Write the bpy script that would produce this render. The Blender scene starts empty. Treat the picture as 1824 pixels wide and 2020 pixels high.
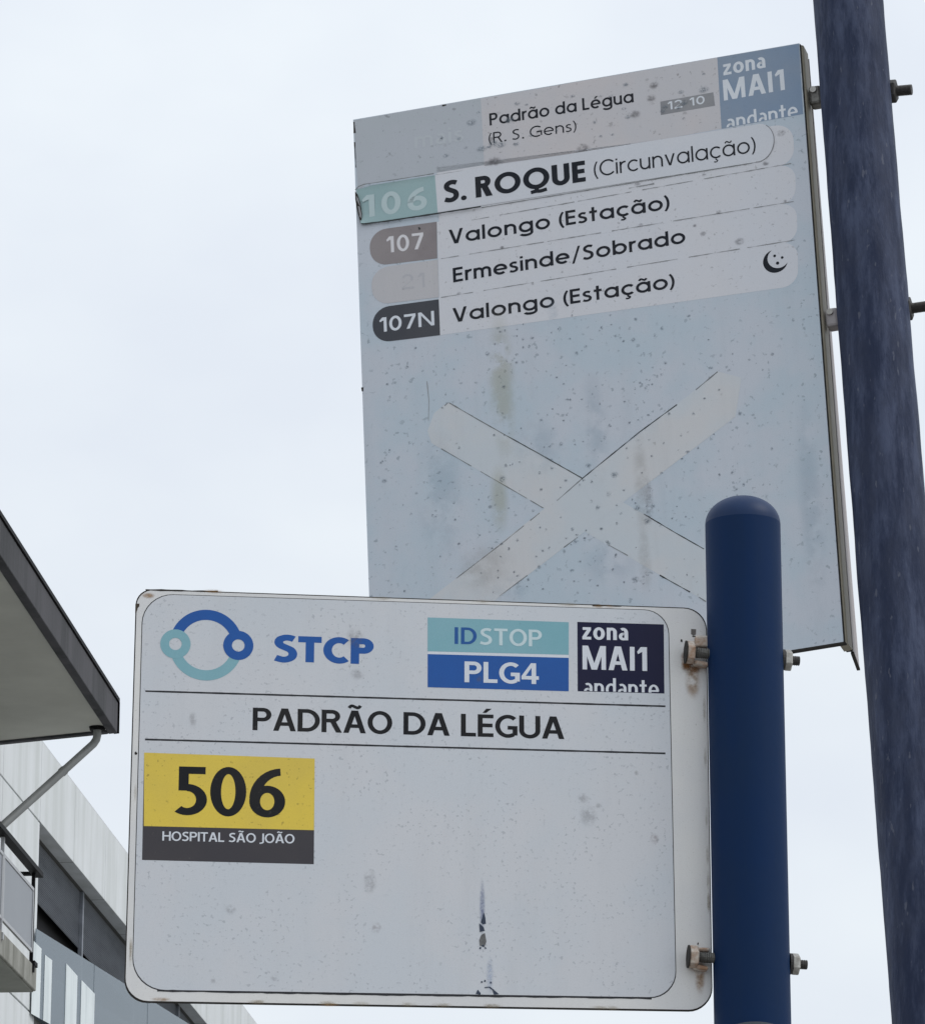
import bpy, bmesh, math, random
from mathutils import Vector, Matrix
random.seed(7)
sc = bpy.context.scene
col = sc.collection
R = math.radians

# ------------------------------------------------------------------ camera
FPX, CX, CY, EYE = 8370.0, 912.0, 1010.0, 1.6          # focal length in photo pixels, centre, eye height
PITCH = math.atan2(2500, FPX)
cam = bpy.data.cameras.new('camera')
cam.sensor_fit = 'HORIZONTAL'; cam.sensor_width = 36.0
cam.lens = 36.0 * FPX / 1824.0
cam.clip_start = 0.05; cam.clip_end = 3000
camo = bpy.data.objects.new('camera', cam); col.objects.link(camo)
camo.location = (0, 0, EYE); camo.rotation_euler = (math.pi/2 + PITCH, 0, 0)
sc.camera = camo

# ------------------------------------------------------------------ sky
SUN_EL, SUN_AZ = R(50), R(104)                          # azimuth clockwise from +Y
world = bpy.data.worlds.new('World'); sc.world = world; world.use_nodes = True
nt = world.node_tree; N = nt.nodes; L = nt.links
bg = N['Background']
sky = N.new('ShaderNodeTexSky'); sky.sky_type = 'NISHITA'; sky.sun_disc = False
sky.sun_elevation = SUN_EL; sky.sun_rotation = SUN_AZ; sky.dust_density = 3.0
tc = N.new('ShaderNodeTexCoord')
mp = N.new('ShaderNodeMapping'); mp.inputs['Scale'].default_value = (1, 1, 1.7)
L.new(tc.outputs['Generated'], mp.inputs['Vector'])
n1 = N.new('ShaderNodeTexNoise'); n1.inputs['Scale'].default_value = 9; n1.inputs['Detail'].default_value = 4; n1.inputs['Roughness'].default_value = .5
L.new(mp.outputs['Vector'], n1.inputs['Vector'])
r1 = N.new('ShaderNodeValToRGB')                        # cloud colours, in the sky texture's units
e = r1.color_ramp.elements
e[0].position = .36; e[0].color = (7.70, 8.22, 8.95, 1)
e[1].position = .66; e[1].color = (8.45, 8.98, 9.45, 1)
L.new(n1.outputs['Fac'], r1.inputs['Fac'])
# overcast skies brighten towards the zenith
sx = N.new('ShaderNodeSeparateXYZ'); L.new(tc.outputs['Generated'], sx.inputs[0])
mr = N.new('ShaderNodeMapRange'); mr.inputs['From Min'].default_value = .25; mr.inputs['From Max'].default_value = 1
mr.inputs['To Min'].default_value = 1.0; mr.inputs['To Max'].default_value = 1.25
L.new(sx.outputs['Z'], mr.inputs['Value'])
vm = N.new('ShaderNodeVectorMath'); vm.operation = 'SCALE'
L.new(r1.outputs['Color'], vm.inputs[0]); L.new(mr.outputs['Result'], vm.inputs['Scale'])
mx = N.new('ShaderNodeMix'); mx.data_type = 'RGBA'; mx.inputs['Factor'].default_value = .9
L.new(sky.outputs['Color'], mx.inputs['A']); L.new(vm.outputs['Vector'], mx.inputs['B'])
L.new(mx.outputs['Result'], bg.inputs['Color']); bg.inputs['Strength'].default_value = .1

sun = bpy.data.lights.new('sun', 'SUN'); sun.energy = 1.1; sun.angle = R(25); sun.color = (1, .97, .93)
suno = bpy.data.objects.new('sun', sun); col.objects.link(suno)
sd = Vector((math.sin(SUN_AZ)*math.cos(SUN_EL), math.cos(SUN_AZ)*math.cos(SUN_EL), math.sin(SUN_EL)))
suno.rotation_euler = sd.to_track_quat('Z', 'Y').to_euler()

vs = sc.view_settings
vs.view_transform = 'Standard'; vs.look = 'None'; vs.exposure = 0.09; vs.gamma = 1.0; vs.use_curve_mapping = False

# ------------------------------------------------------------------ surveying helpers
FW = Vector((0, math.cos(PITCH), math.sin(PITCH))); UP = Vector((0, -math.sin(PITCH), math.cos(PITCH))); RT = Vector((1, 0, 0))
EYEP = Vector((0, 0, EYE))
def ray(x, y): return (RT*((x-CX)/FPX) + UP*((CY-y)/FPX) + FW)
def at_y(x, y, Y): d = ray(x, y); return EYEP + d*(Y/d.y)
def at_plane(x, y, p0, n): d = ray(x, y); return EYEP + d*((p0-EYEP).dot(n)/d.dot(n))
def at_z(x, y, z): d = ray(x, y); return EYEP + d*((z-EYE)/d.z)
def px(r_, p): return r_/FPX*((p-EYEP).dot(FW))           # pixels -> metres at p

# ------------------------------------------------------------------ object helpers
def tag(o, label=None, cat=None, group=None, kind=None):
    if label: o['label'] = label
    if cat: o['category'] = cat
    if group: o['group'] = group
    if kind: o['kind'] = kind
    return o
def empty(name, M, **k):
    o = bpy.data.objects.new(name, None); col.objects.link(o); o.matrix_world = M; o.empty_display_size = .1
    return tag(o, **k)
class MB:
    def __init__(s, org=None): s.v = []; s.f = []; s.org = org
    def add(s, vs_, fs):
        b = len(s.v); s.v += [tuple(p) for p in vs_]; s.f += [tuple(b+i for i in f) for f in fs]
    def hexa(s, p):                                     # p: 4 bottom + 4 top, ccw from above
        s.add(p, [(3,2,1,0),(4,5,6,7),(0,1,5,4),(1,2,6,5),(2,3,7,6),(3,0,4,7)])
    def box(s, a, b, F=lambda x,y,z:(x,y,z)):
        (x0,y0,z0),(x1,y1,z1) = a, b
        s.hexa([F(x0,y0,z0),F(x1,y0,z0),F(x1,y1,z0),F(x0,y1,z0),F(x0,y0,z1),F(x1,y0,z1),F(x1,y1,z1),F(x0,y1,z1)])
    def prism(s, poly, z0, z1):                         # poly ccw in xy
        n = len(poly)
        s.add([(x,y,z0) for x,y in poly]+[(x,y,z1) for x,y in poly],
              [tuple(range(n-1,-1,-1)), tuple(range(n,2*n))]+[(i,(i+1)%n,n+(i+1)%n,n+i) for i in range(n)])
    def flat(s, poly, z): s.add([(x,y,z) for x,y in poly], [tuple(range(len(poly)))])
    def tube(s, pts, rad, seg=16, cap=True):
        pts = [Vector(p) for p in pts]; rr = rad if isinstance(rad,(list,tuple)) else [rad]*len(pts)
        rings = []; ref = None
        for i, p in enumerate(pts):
            t = (pts[min(i+1,len(pts)-1)]-pts[max(i-1,0)]).normalized()
            if ref is None: ref = t.orthogonal().normalized()
            a = (ref - t*ref.dot(t)).normalized(); ref = a; b = t.cross(a)
            rings.append([p+(a*math.cos(2*math.pi*k/seg)+b*math.sin(2*math.pi*k/seg))*rr[i] for k in range(seg)])
        n = len(rings); fs = []
        for i in range(n-1):
            for k in range(seg):
                k2 = (k+1)%seg; fs.append((i*seg+k, i*seg+k2, (i+1)*seg+k2, (i+1)*seg+k))
        if cap: fs += [tuple(range(seg-1,-1,-1)), tuple((n-1)*seg+k for k in range(seg))]
        s.add([q for rg in rings for q in rg], fs)
    def build(s, name, mat, parent=None, smooth=False, bevel=0, kind=None, label=None):
        me = bpy.data.meshes.new(name)
        vv = s.v if s.org is None else [tuple(Vector(p)-s.org) for p in s.v]
        me.from_pydata(vv, [], s.f); me.materials.append(mat); me.update()
        o = bpy.data.objects.new(name, me); col.objects.link(o)
        if parent: o.parent = parent
        if smooth:
            me.polygons.foreach_set('use_smooth', [True]*len(me.polygons))
            me.set_sharp_from_angle(angle=R(40))
        if bevel:
            m = o.modifiers.new('bevel', 'BEVEL'); m.width = bevel; m.segments = 2; m.limit_method = 'ANGLE'; m.angle_limit = R(40)
        return tag(o, kind=kind, label=label)

# ------------------------------------------------------------------ materials
def new_mat(name):
    m = bpy.data.materials.new(name); m.use_nodes = True
    return m, m.node_tree, m.node_tree.nodes, m.node_tree.links, m.node_tree.nodes['Principled BSDF']
def noise(N, L, src, scale, detail=3, rough=.5, mscale=None):
    if mscale:
        mp = N.new('ShaderNodeMapping'); mp.inputs['Scale'].default_value = mscale; L.new(src, mp.inputs['Vector']); src = mp.outputs['Vector']
    n = N.new('ShaderNodeTexNoise'); n.inputs['Scale'].default_value = scale; n.inputs['Detail'].default_value = detail; n.inputs['Roughness'].default_value = rough
    L.new(src, n.inputs['Vector']); return n.outputs['Fac']
def ramp(N, L, src, a, b, lo=0., hi=1.):
    n = N.new('ShaderNodeMapRange'); n.interpolation_type = 'SMOOTHSTEP'
    for k, v in (('From Min',a),('From Max',b),('To Min',lo),('To Max',hi)): n.inputs[k].default_value = v
    L.new(src, n.inputs['Value']); return n.outputs['Result']
def mul(N, L, a, b):
    n = N.new('ShaderNodeMath'); n.operation = 'MULTIPLY'; L.new(a, n.inputs[0])
    if isinstance(b, (int, float)): n.inputs[1].default_value = b
    else: L.new(b, n.inputs[1])
    return n.outputs[0]
def mix(N, L, f, a, b):
    n = N.new('ShaderNodeMix'); n.data_type = 'RGBA'
    for k, v in (('Factor', f), ('A', a), ('B', b)):
        if isinstance(v, (tuple, list)): n.inputs[k].default_value = (*v[:3], 1)
        elif isinstance(v, (int, float)): n.inputs[k].default_value = v
        else: L.new(v, n.inputs[k])
    return n.outputs['Result']
def c8(r, g, b):                                         # sRGB 0-255 -> linear
    return tuple(((v/255)/12.92 if v/255 <= .04045 else ((v/255+.055)/1.055)**2.4) for v in (r,g,b))
def weathered(name, base, alt=None, rough=.45, speck=.5, speck_scale=260, blot=.5, streak=.15, grime=(.12,.12,.12), fine=.08, spec=.14, thr=.66, off=0):
    """aged print on a sign: two tones in soft blotches, vertical run-off streaks, dirt specks, fine grain"""
    m, t, N, L, P = new_mat(name)
    tc = N.new('ShaderNodeTexCoord'); oc = tc.outputs['Object']
    mp = N.new('ShaderNodeMapping'); mp.inputs['Location'].default_value = (off, off*.7, off*.3); L.new(oc, mp.inputs['Vector']); oc = mp.outputs['Vector']
    alt = alt or tuple(c*.9 for c in base)
    c = mix(N, L, mul(N, L, ramp(N, L, noise(N, L, oc, 9, 4, .6), .36, .64), blot), base, alt)
    c = mix(N, L, mul(N, L, ramp(N, L, noise(N, L, oc, 1, 5, .7, (38, 4, 1)), .45, .8), streak*.6), c, tuple(x*.55 for x in base))
    s1 = ramp(N, L, noise(N, L, oc, speck_scale, 3, .55), thr, thr+.06)
    mask = ramp(N, L, noise(N, L, oc, 22, 2), .38, .6, .15, 1)
    c = mix(N, L, mul(N, L, mul(N, L, s1, mask), speck), c, grime)
    s2 = ramp(N, L, noise(N, L, oc, speck_scale*3.1, 2, .5), .68, .74)
    c = mix(N, L, mul(N, L, s2, speck*.6), c, grime)
    c = mix(N, L, mul(N, L, ramp(N, L, noise(N, L, oc, 900, 2), .3, .7), fine), c, tuple(x*.5 for x in base))
    L.new(c, P.inputs['Base Color'])
    P.inputs['Roughness'].default_value = rough; P.inputs['Specular IOR Level'].default_value = spec
    bp = N.new('ShaderNodeBump'); bp.inputs['Strength'].default_value = .12; bp.inputs['Distance'].default_value = .0004
    L.new(noise(N, L, oc, 300, 4, .6), bp.inputs['Height']); L.new(bp.outputs['Normal'], P.inputs['Normal'])
    return m
def plain(name, base, rough=.5, metal=0, var=.25, scale=30, bump=0, bscale=80, spec=.4, streak=0, sdir=(3,3,.25), dark=None):
    m, t, N, L, P = new_mat(name)
    tc = N.new('ShaderNodeTexCoord'); oc = tc.outputs['Object']
    c = mix(N, L, mul(N, L, ramp(N, L, noise(N, L, oc, scale, 5, .65), .3, .7), var), base, dark or tuple(x*.45 for x in base))
    if streak: c = mix(N, L, mul(N, L, ramp(N, L, noise(N, L, oc, 1, 5, .6, sdir), .4, .7), streak), c, dark or tuple(x*.4 for x in base))
    L.new(c, P.inputs['Base Color']); P.inputs['Roughness'].default_value = rough; P.inputs['Metallic'].default_value = metal
    P.inputs['Specular IOR Level'].default_value = spec
    if bump:
        bp = N.new('ShaderNodeBump'); bp.inputs['Strength'].default_value = 1; bp.inputs['Distance'].default_value = bump
        L.new(noise(N, L, oc, bscale, 5, .6), bp.inputs['Height']); L.new(bp.outputs['Normal'], P.inputs['Normal'])
    return m
def stain_mat(name, c, strength=.7, ns=6, rag=.5):
    """soft-edged dirt: fades to nothing at the rim of its patch"""
    m, t, N, L, P = new_mat(name)
    tc = N.new('ShaderNodeTexCoord')
    mp = N.new('ShaderNodeMapping'); mp.inputs['Location'].default_value = (-1,-1,0); mp.inputs['Scale'].default_value = (2,2,0)
    L.new(tc.outputs['Generated'], mp.inputs['Vector'])
    g = N.new('ShaderNodeTexGradient'); g.gradient_type = 'SPHERICAL'; L.new(mp.outputs['Vector'], g.inputs['Vector'])
    nz = ramp(N, L, noise(N, L, tc.outputs['Object'], ns, 4, .6), .5-rag*.4, .5+rag*.25)
    a = mul(N, L, mul(N, L, ramp(N, L, g.outputs['Fac'], 0, .8), nz), strength)
    L.new(a, P.inputs['Alpha']); P.inputs['Base Color'].default_value = (*c, 1); P.inputs['Roughness'].default_value = .8
    P.inputs['Specular IOR Level'].default_value = .1
    return m

# ------------------------------------------------------------------ ground, road and pavement
asph = plain('asphalt', (.05,.05,.052), .9, var=.5, scale=2, bump=.004, bscale=120)
pav = plain('paving', (.34,.33,.31), .85, var=.35, scale=3, bump=.003, bscale=60)
kerbm = plain('kerb_stone', (.33,.32,.30), .85, var=.3, scale=5, bump=.002)
mb = MB(); mb.box((-900,-900,-.4),(900,900,-.004)); tag(mb.build('ground', plain('pale_gravel_ground', (.30,.29,.26), .95, var=.5, scale=.3)), kind='structure')
mb = MB(); mb.flat([(-4.3,-300),(-1.0,-300),(-1.0,300),(-4.3,300)], 0); tag(mb.build('road', asph), kind='structure')
mb = MB(); mb.box((-.85,-300,0),(5,300,.12)); tag(mb.build('pavement', pav), kind='structure')
mb = MB(); mb.box((-1.0,-300,-.002),(-.853,300,.124)); tag(mb.build('kerb', kerbm), kind='structure')
mb = MB(); mb.box((-12,-300,0),(-4.45,300,.12)); tag(mb.build('pavement', pav), kind='structure')
mb = MB(); mb.box((-4.447,-300,-.002),(-4.3,300,.124)); tag(mb.build('kerb', kerbm), kind='structure')
GZ = .12

# ------------------------------------------------------------------ the far building
wallm = plain('pale_render', (.72,.745,.765), .8, var=.16, scale=.9, bump=.002, bscale=8, streak=.34, sdir=(5,2.2,.16), dark=(.40,.43,.40))
concm = plain('stained_concrete', (.36,.36,.33), .9, var=.4, scale=2.5, bump=.003, bscale=20, streak=.75, sdir=(4,3.5,.3), dark=(.12,.12,.10))
fasm = plain('dark_fascia_concrete', (.075,.073,.082), .8, var=.3, scale=1.2, bump=.003, bscale=14, streak=.9, sdir=(3.0,1.9,.1), dark=(.025,.027,.03))
soffm = plain('soffit_render', (.56,.56,.51), .9, var=.25, scale=.8, bump=.002, bscale=10)
revm = plain('dark_reveal', (.15,.15,.145), .8, var=.15)
shutm = plain('grey_shutter', (.22,.24,.275), .55, var=.2, scale=2, streak=.3, sdir=(1,1,8))
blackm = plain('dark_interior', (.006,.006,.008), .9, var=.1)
metalm = plain('grey_metal', (.42,.43,.45), .45, var=.15)
railm = plain('dark_handrail', (.008,.008,.009), .6, var=.1, spec=.1)
frost = plain('frosted_panel', (.20,.215,.24), .35, var=.15, scale=.7)
pipem = plain('drain_pipe_plastic', (.27,.28,.28), .5, var=.35, scale=1.5, streak=.3, sdir=(4,4,1))
whitem = plain('painted_reflection', (.76,.82,.83), .35, var=.15, scale=.8, streak=.3, sdir=(6,6,.4), dark=(.30,.36,.38))
copem = plain('coping_render', (.60,.62,.63), .5, var=.2)
glassm, t_, N_, L_, P_ = new_mat('tinted_glass')
P_.inputs['Base Color'].default_value = (.17,.22,.265,1); P_.inputs['Roughness'].default_value = .12; P_.inputs['Alpha'].default_value = .75
winm, t_, N_, L_, P_ = new_mat('window_glass')
P_.inputs['Base Color'].default_value = (.03,.04,.05,1); P_.inputs['Roughness'].default_value = .08

def horiz(vx):                                           # level direction that vanishes at photo x = vx
    d = ray(vx, 3510); d.z = 0; return d.normalized()
FD = horiz(1635); FN = Vector((FD.y, -FD.x, 0))           # along the facade, and out towards the street
F0 = at_y(80, 1540, 54); F0.z = 0
def fsz(x, y, q=0.0):
    p = at_plane(x, y, F0+FN*q, FN); return (p-F0).dot(FD), p.z
def FP(s, q, z): v = F0 + FD*s + FN*q; return Vector((v.x, v.y, z))
BASE = Matrix.Translation(FP(-12, 0, 0))
bld = empty('apartment_building', BASE, label='pale building with overhanging roof slab and grey shutters, left of the signs', cat='building')
ORG = BASE.translation.copy()
def nb(): return MB(ORG)
zT = fsz(83.6, 1463.6)[1]; sW, zW = fsz(77, 1618.6); zL = fsz(42, 1980)[1]
sJ = fsz(78, 1650)[0]; s148 = fsz(148, 1600)[0]
pitchp = s148 - sJ
S0, S1 = sJ - 5*pitchp, sJ + 11*pitchp
g = .012
# top band of panels, and the panels below it left of the window strip
k = -5
while sJ + k*pitchp < S1 - .1:
    a, b = sJ + k*pitchp, sJ + (k+1)*pitchp
    mb = nb(); mb.box((a+g, -.2, zW), (b-g, 0, zT), FP); mb.build('wall_panel', wallm, bld, bevel=.006)
    mb = nb(); mb.box((a+g*.3, -.235, zT+.002), (b-g*.3, -.004, zT+.02), FP); mb.build('coping', copem, bld)
    if k < 0:
        mb = nb(); mb.box((a+g, -.2, zL+.012), (b-g, 0, zW-.024), FP); mb.build('wall_panel', wallm, bld, bevel=.006)
        mb = nb(); mb.box((a+g, -.2, .1), (b-g, 0, zL-.012), FP); mb.build('wall_panel', wallm, bld, bevel=.006)
    k += 1
# body behind the panels
mb = nb()
mb.box((S0, -9, 0), (sJ-.05, -.22, zT-.15), FP)
mb.box((sJ-.05, -9, 0), (S1, -1.5, zT-.15), FP)
mb.box((sJ-.05, -1.5, zW+.06), (S1, -.22, zT-.15), FP)
mb.build('wall', revm, bld)
# window strip: dark soffit, slatted shutters, mullions, dark room behind
pz = at_z(77.9, 1658.6, zW); rec = -(pz-F0).dot(FN); rec = max(.25, min(rec, 1.2))
mb = nb(); mb.box((sJ-.04, -rec-.3, zW+.002), (S1, -.004, zW+.055), FP); mb.build('opening_soffit', revm, bld)
sM, _ = fsz(157, 1820, -rec)
zS = fsz(73.6, 1782.9, -rec)[1]; zS2 = fsz(160, 1881, -rec)[1]
wsh = (sM - sJ)
zB = zL + .15
i = 0; a = sJ + .0
while a < S1 - .2:
    b = a + wsh
    zb = zS if i == 0 else (zS2 if i == 1 else zS2 - .12*(i % 3))
    sh = nb(); nsl = int((zW - zb)/.030)
    for j in range(nsl):
        z1 = zW - j*.030; z0 = z1 - .030
        p = [FP(a+.05,-rec-.006,z0),FP(b-.05,-rec-.006,z0),FP(b-.05,-rec+.010,z0+.008),FP(a+.05,-rec+.010,z0+.008),FP(b-.05,-rec-.006,z1),FP(a+.05,-rec-.006,z1)]
        sh.add(p, [(0,1,2,3),(3,2,4,5)])
    sh.build('roller_shutter', shutm, bld, kind='stuff')
    mb = nb(); mb.box((b-.045, -rec-.01, zB), (b+.045, -rec+.05, zW-.002), FP); mb.build('mullion', shutm, bld, bevel=.004)
    a = b; i += 1
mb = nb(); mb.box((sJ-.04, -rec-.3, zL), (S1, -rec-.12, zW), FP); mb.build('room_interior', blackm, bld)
# strip under the opening and lower windows
mb = nb(); mb.box((sJ+g, -.2, zL-.22), (S1, 0, zL-.012), FP); mb.build('floor_band', revm, bld)
mb = nb(); mb.box((sJ+g, -.35, 1.0), (S1, -.3, zL-.222), FP); mb.build('window', winm, bld)
# glazed parapet that swings out from the facade
GD = horiz(2754); GN = Vector((GD.y, -GD.x, 0))
G0 = FP(fsz(70.5, 1833, .03)[0], .03, 0); zGt = fsz(71.4, 1833, .03)[1]; zGb = fsz(63, 2001, .03)[1]
def GP(s, q, z): v = G0 + GD*s + GN*q; return Vector((v.x, v.y, z))
for i in range(9):
    a, b = i*2.6+.01, (i+1)*2.6-.01
    mb = nb(); mb.box((a, -.006, zGb), (b, .006, zGt), GP); mb.build('glass_pane', glassm, bld)
# pale strips on the glass face, its reflections painted in as colour
def gsz(x, y, q):
    p = at_plane(x, y, G0+GN*q, GN); return (p-G0).dot(GD), p.z
mb = nb(); mb.box((.02, -.45, zGb-.1), (23, -.40, zGt-.25), GP); mb.build('parapet_backing', plain('blue_grey_board', (.20,.25,.29), .6, var=.3, scale=.6), bld)
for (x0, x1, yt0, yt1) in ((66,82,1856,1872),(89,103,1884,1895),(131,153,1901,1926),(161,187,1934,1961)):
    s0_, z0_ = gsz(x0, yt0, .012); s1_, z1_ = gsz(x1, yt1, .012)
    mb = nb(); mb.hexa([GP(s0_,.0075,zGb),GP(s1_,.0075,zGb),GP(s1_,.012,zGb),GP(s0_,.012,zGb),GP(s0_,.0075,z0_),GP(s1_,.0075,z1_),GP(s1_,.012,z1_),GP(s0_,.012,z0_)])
    mb.build('painted_reflection', whitem, bld)

# roof slab
RD = horiz(1586); RN = Vector((RD.y, -RD.x, 0))
cB = at_y(231.5, 1447, 50); cT = at_y(233.6, 1385.7, 50.0); zb, zt = cB.z, cT.z
e0 = at_z(0, 1470.7, zb); ED = (e0-cB).normalized()
def RP(s, w, z): v = cB - RD*s + ED*w; return Vector((v.x, v.y, z))
LEN = 15
mb = nb(); mb.box((.10, .10, zb+.03), (LEN, 9, zt-.02), lambda x,y,z: RP(x,y,z)); mb.build('roof_soffit', soffm, bld)
mb = nb(); mb.box((0, 0, zb), (LEN, .12, zt), lambda x,y,z: RP(x,y,z)); mb.build('roof_fascia', fasm, bld, bevel=.012)
mb = nb(); mb.box((0, .121, zb), (.11, 9, zt), lambda x,y,z: RP(x,y,z)); mb.build('roof_fascia', fasm, bld, bevel=.012)
mb = nb(); mb.box((-.02, -.02, zt+.002), (LEN, 9, zt+.05), lambda x,y,z: RP(x,y,z)); mb.build('roof_edge_trim', railm, bld)
mb = nb(); mb.box((-.022, -.022, zb+.002), (-.002, .05, zt), lambda x,y,z: RP(x,y,z)); mb.build('corner_trim', railm, bld)
# downpipe hanging from the soffit
d0 = at_z(192, 1436, zb+.02); 
dc = nb(); dc.tube([d0+Vector((0,0,.02)), d0+Vector((0,0,-.03))], [px(17,d0),px(15,d0)], 20); 
Yp = d0.y
pts = [d0, at_y(192,1450,Yp), at_y(190,1459,Yp), at_y(184,1468,Yp), at_y(174,1477,Yp-.05), at_y(90,1553,Yp-.5), at_y(3,1631,Yp-1), at_y(-40,1670,Yp-1.3)]
mb = nb(); mb.tube(pts, px(8.0, d0), 20); pipe = mb.build('downpipe', pipem, bld, smooth=True)
dc.build('pipe_collar', railm, pipe, smooth=True)
q0 = at_y(122,1524,Yp-.31); q1 = at_y(127,1519.5,Yp-.28)
mb = nb(); mb.tube([q0, q1], px(9.2, d0), 20); mb.build('pipe_socket', pipem, pipe, smooth=True)

# balcony
BD = horiz(1575); BN = Vector((BD.y, -BD.x, 0))
b0 = at_y(71, 1956.4, 49.5); bz0 = b0.z; bz1 = at_y(71.4, 1910, 49.5).z
def BP(s, q, z): v = b0 - BD*s - BN*q; return Vector((v.x, v.y, z))     # s towards us, q in towards the wall
bal = empty('balcony', BASE); bal.parent = bld; bal.matrix_world = BASE
mb = nb(); mb.box((0, 0, bz0), (12, 2.4, bz1), BP)
slab = mb.build('balcony_slab', concm, bal, bevel=.012)
mb = nb(); mb.box((.03, .03, bz0-.014), (12, 2.4, bz0-.002), BP); mb.build('balcony_soffit', plain('dark_soffit', (.26,.265,.235), .9, var=.4, scale=1.5), bal)  # thin sheet, darker than the slab above it
mb = nb(); mb.box((.10, -.03, bz1-.02), (.30, .05, bz1+.035), BP); mb.build('railing_foot', railm, bal, bevel=.004)
def bsz(x, y): p = at_plane(x, y, b0, BN); return -(p-b0).dot(BD), p.z
s_end, zh = bsz(70, 1716); zh1 = zh
s_l, _ = bsz(8, 1700)
bay = s_l - s_end
zpt = bsz(65.7, 1750)[1]; zpb = bsz(61, 1876)[1]
mb = nb(); mb.box((-.0, -.05, zh-.045), (12, .06, zh+.02), BP); mb.build('handrail', railm, bal, bevel=.006)
mb = nb(); mb.box((-.0, .072, zh-.02), (.08, .35, zh+.02), BP); mb.build('handrail_return', railm, bal, bevel=.004)
k = 0
while s_end + k*bay < 11:
    s = s_end + k*bay
    mb = nb(); mb.box((s-.02, .0, bz1-.15), (s+.02, .04, zh-.022), BP); mb.box((s-.03,-.02,bz1-.1),(s+.03,-.002,bz1-.02), BP); mb.build('railing_post', railm if k == 0 else metalm, bal)
    a, b = s+.035, s+bay-.035; w = .04
    mb = nb()
    for (x0,z0_,x1,z1_) in ((a,zpb,b,zpb+w),(a,zpt-w,b,zpt),(a,zpb+w,a+w,zpt-w),(b-w,zpb+w,b,zpt-w)):
        mb.box((x0,.0,z0_),(x1,.03,z1_), BP)
    mb.build('panel_frame', metalm, bal, bevel=.003)
    mb = nb(); mb.box((a+w+.002,.01,zpb+w+.002),(b-w-.002,.02,zpt-w-.002), BP); mb.build('infill_panel', frost, bal)
    k += 1

def zz(z): return z*.3 if z <= .002 else (z-.0014 if z < .003 else z)
# ------------------------------------------------------------------ stroke lettering
def ring(cx, cy, rx, ry, wx, wy, a0, a1):
    n = max(6, int(abs(a1-a0)/9)); o = []
    A = [R(a0+(a1-a0)*i/n) for i in range(n+1)]
    qs = []
    for i in range(n):
        qs.append([(cx+rx*math.cos(A[i]),cy+ry*math.sin(A[i])),(cx+rx*math.cos(A[i+1]),cy+ry*math.sin(A[i+1])),
                   (cx+(rx-wx)*math.cos(A[i+1]),cy+(ry-wy)*math.sin(A[i+1])),(cx+(rx-wx)*math.cos(A[i]),cy+(ry-wy)*math.sin(A[i]))])
    return qs
def rect(a, b, c, d): return [[(a,b),(c,b),(c,d),(a,d)]]
def spl(pts, w, w1=None):
    P = [pts[0]]+list(pts)+[pts[-1]]; out = []
    for i in range(1, len(P)-2):
        for j in range(8):
            t = j/8
            out.append(tuple(.5*((2*P[i][k])+(-P[i-1][k]+P[i+1][k])*t+(2*P[i-1][k]-5*P[i][k]+4*P[i+1][k]-P[i+2][k])*t*t+(-P[i-1][k]+3*P[i][k]-3*P[i+1][k]+P[i+2][k])*t**3) for k in (0,1)))
    out.append(pts[-1]); L_, R_ = [], []
    for i, p in enumerate(out):
        a = out[max(i-1,0)]; b = out[min(i+1,len(out)-1)]; dx, dy = b[0]-a[0], b[1]-a[1]; l = math.hypot(dx,dy) or 1
        L_.append((p[0]-dy/l*w/2, p[1]+dx/l*w/2)); R_.append((p[0]+dy/l*w/2, p[1]-dx/l*w/2))
    return [[R_[i],R_[i+1],L_[i+1],L_[i]] for i in range(len(out)-1)]
def disc(cx, cy, r): return [[(cx+r*math.cos(2*math.pi*k/14), cy+r*math.sin(2*math.pi*k/14)) for k in range(14)]]
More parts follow.
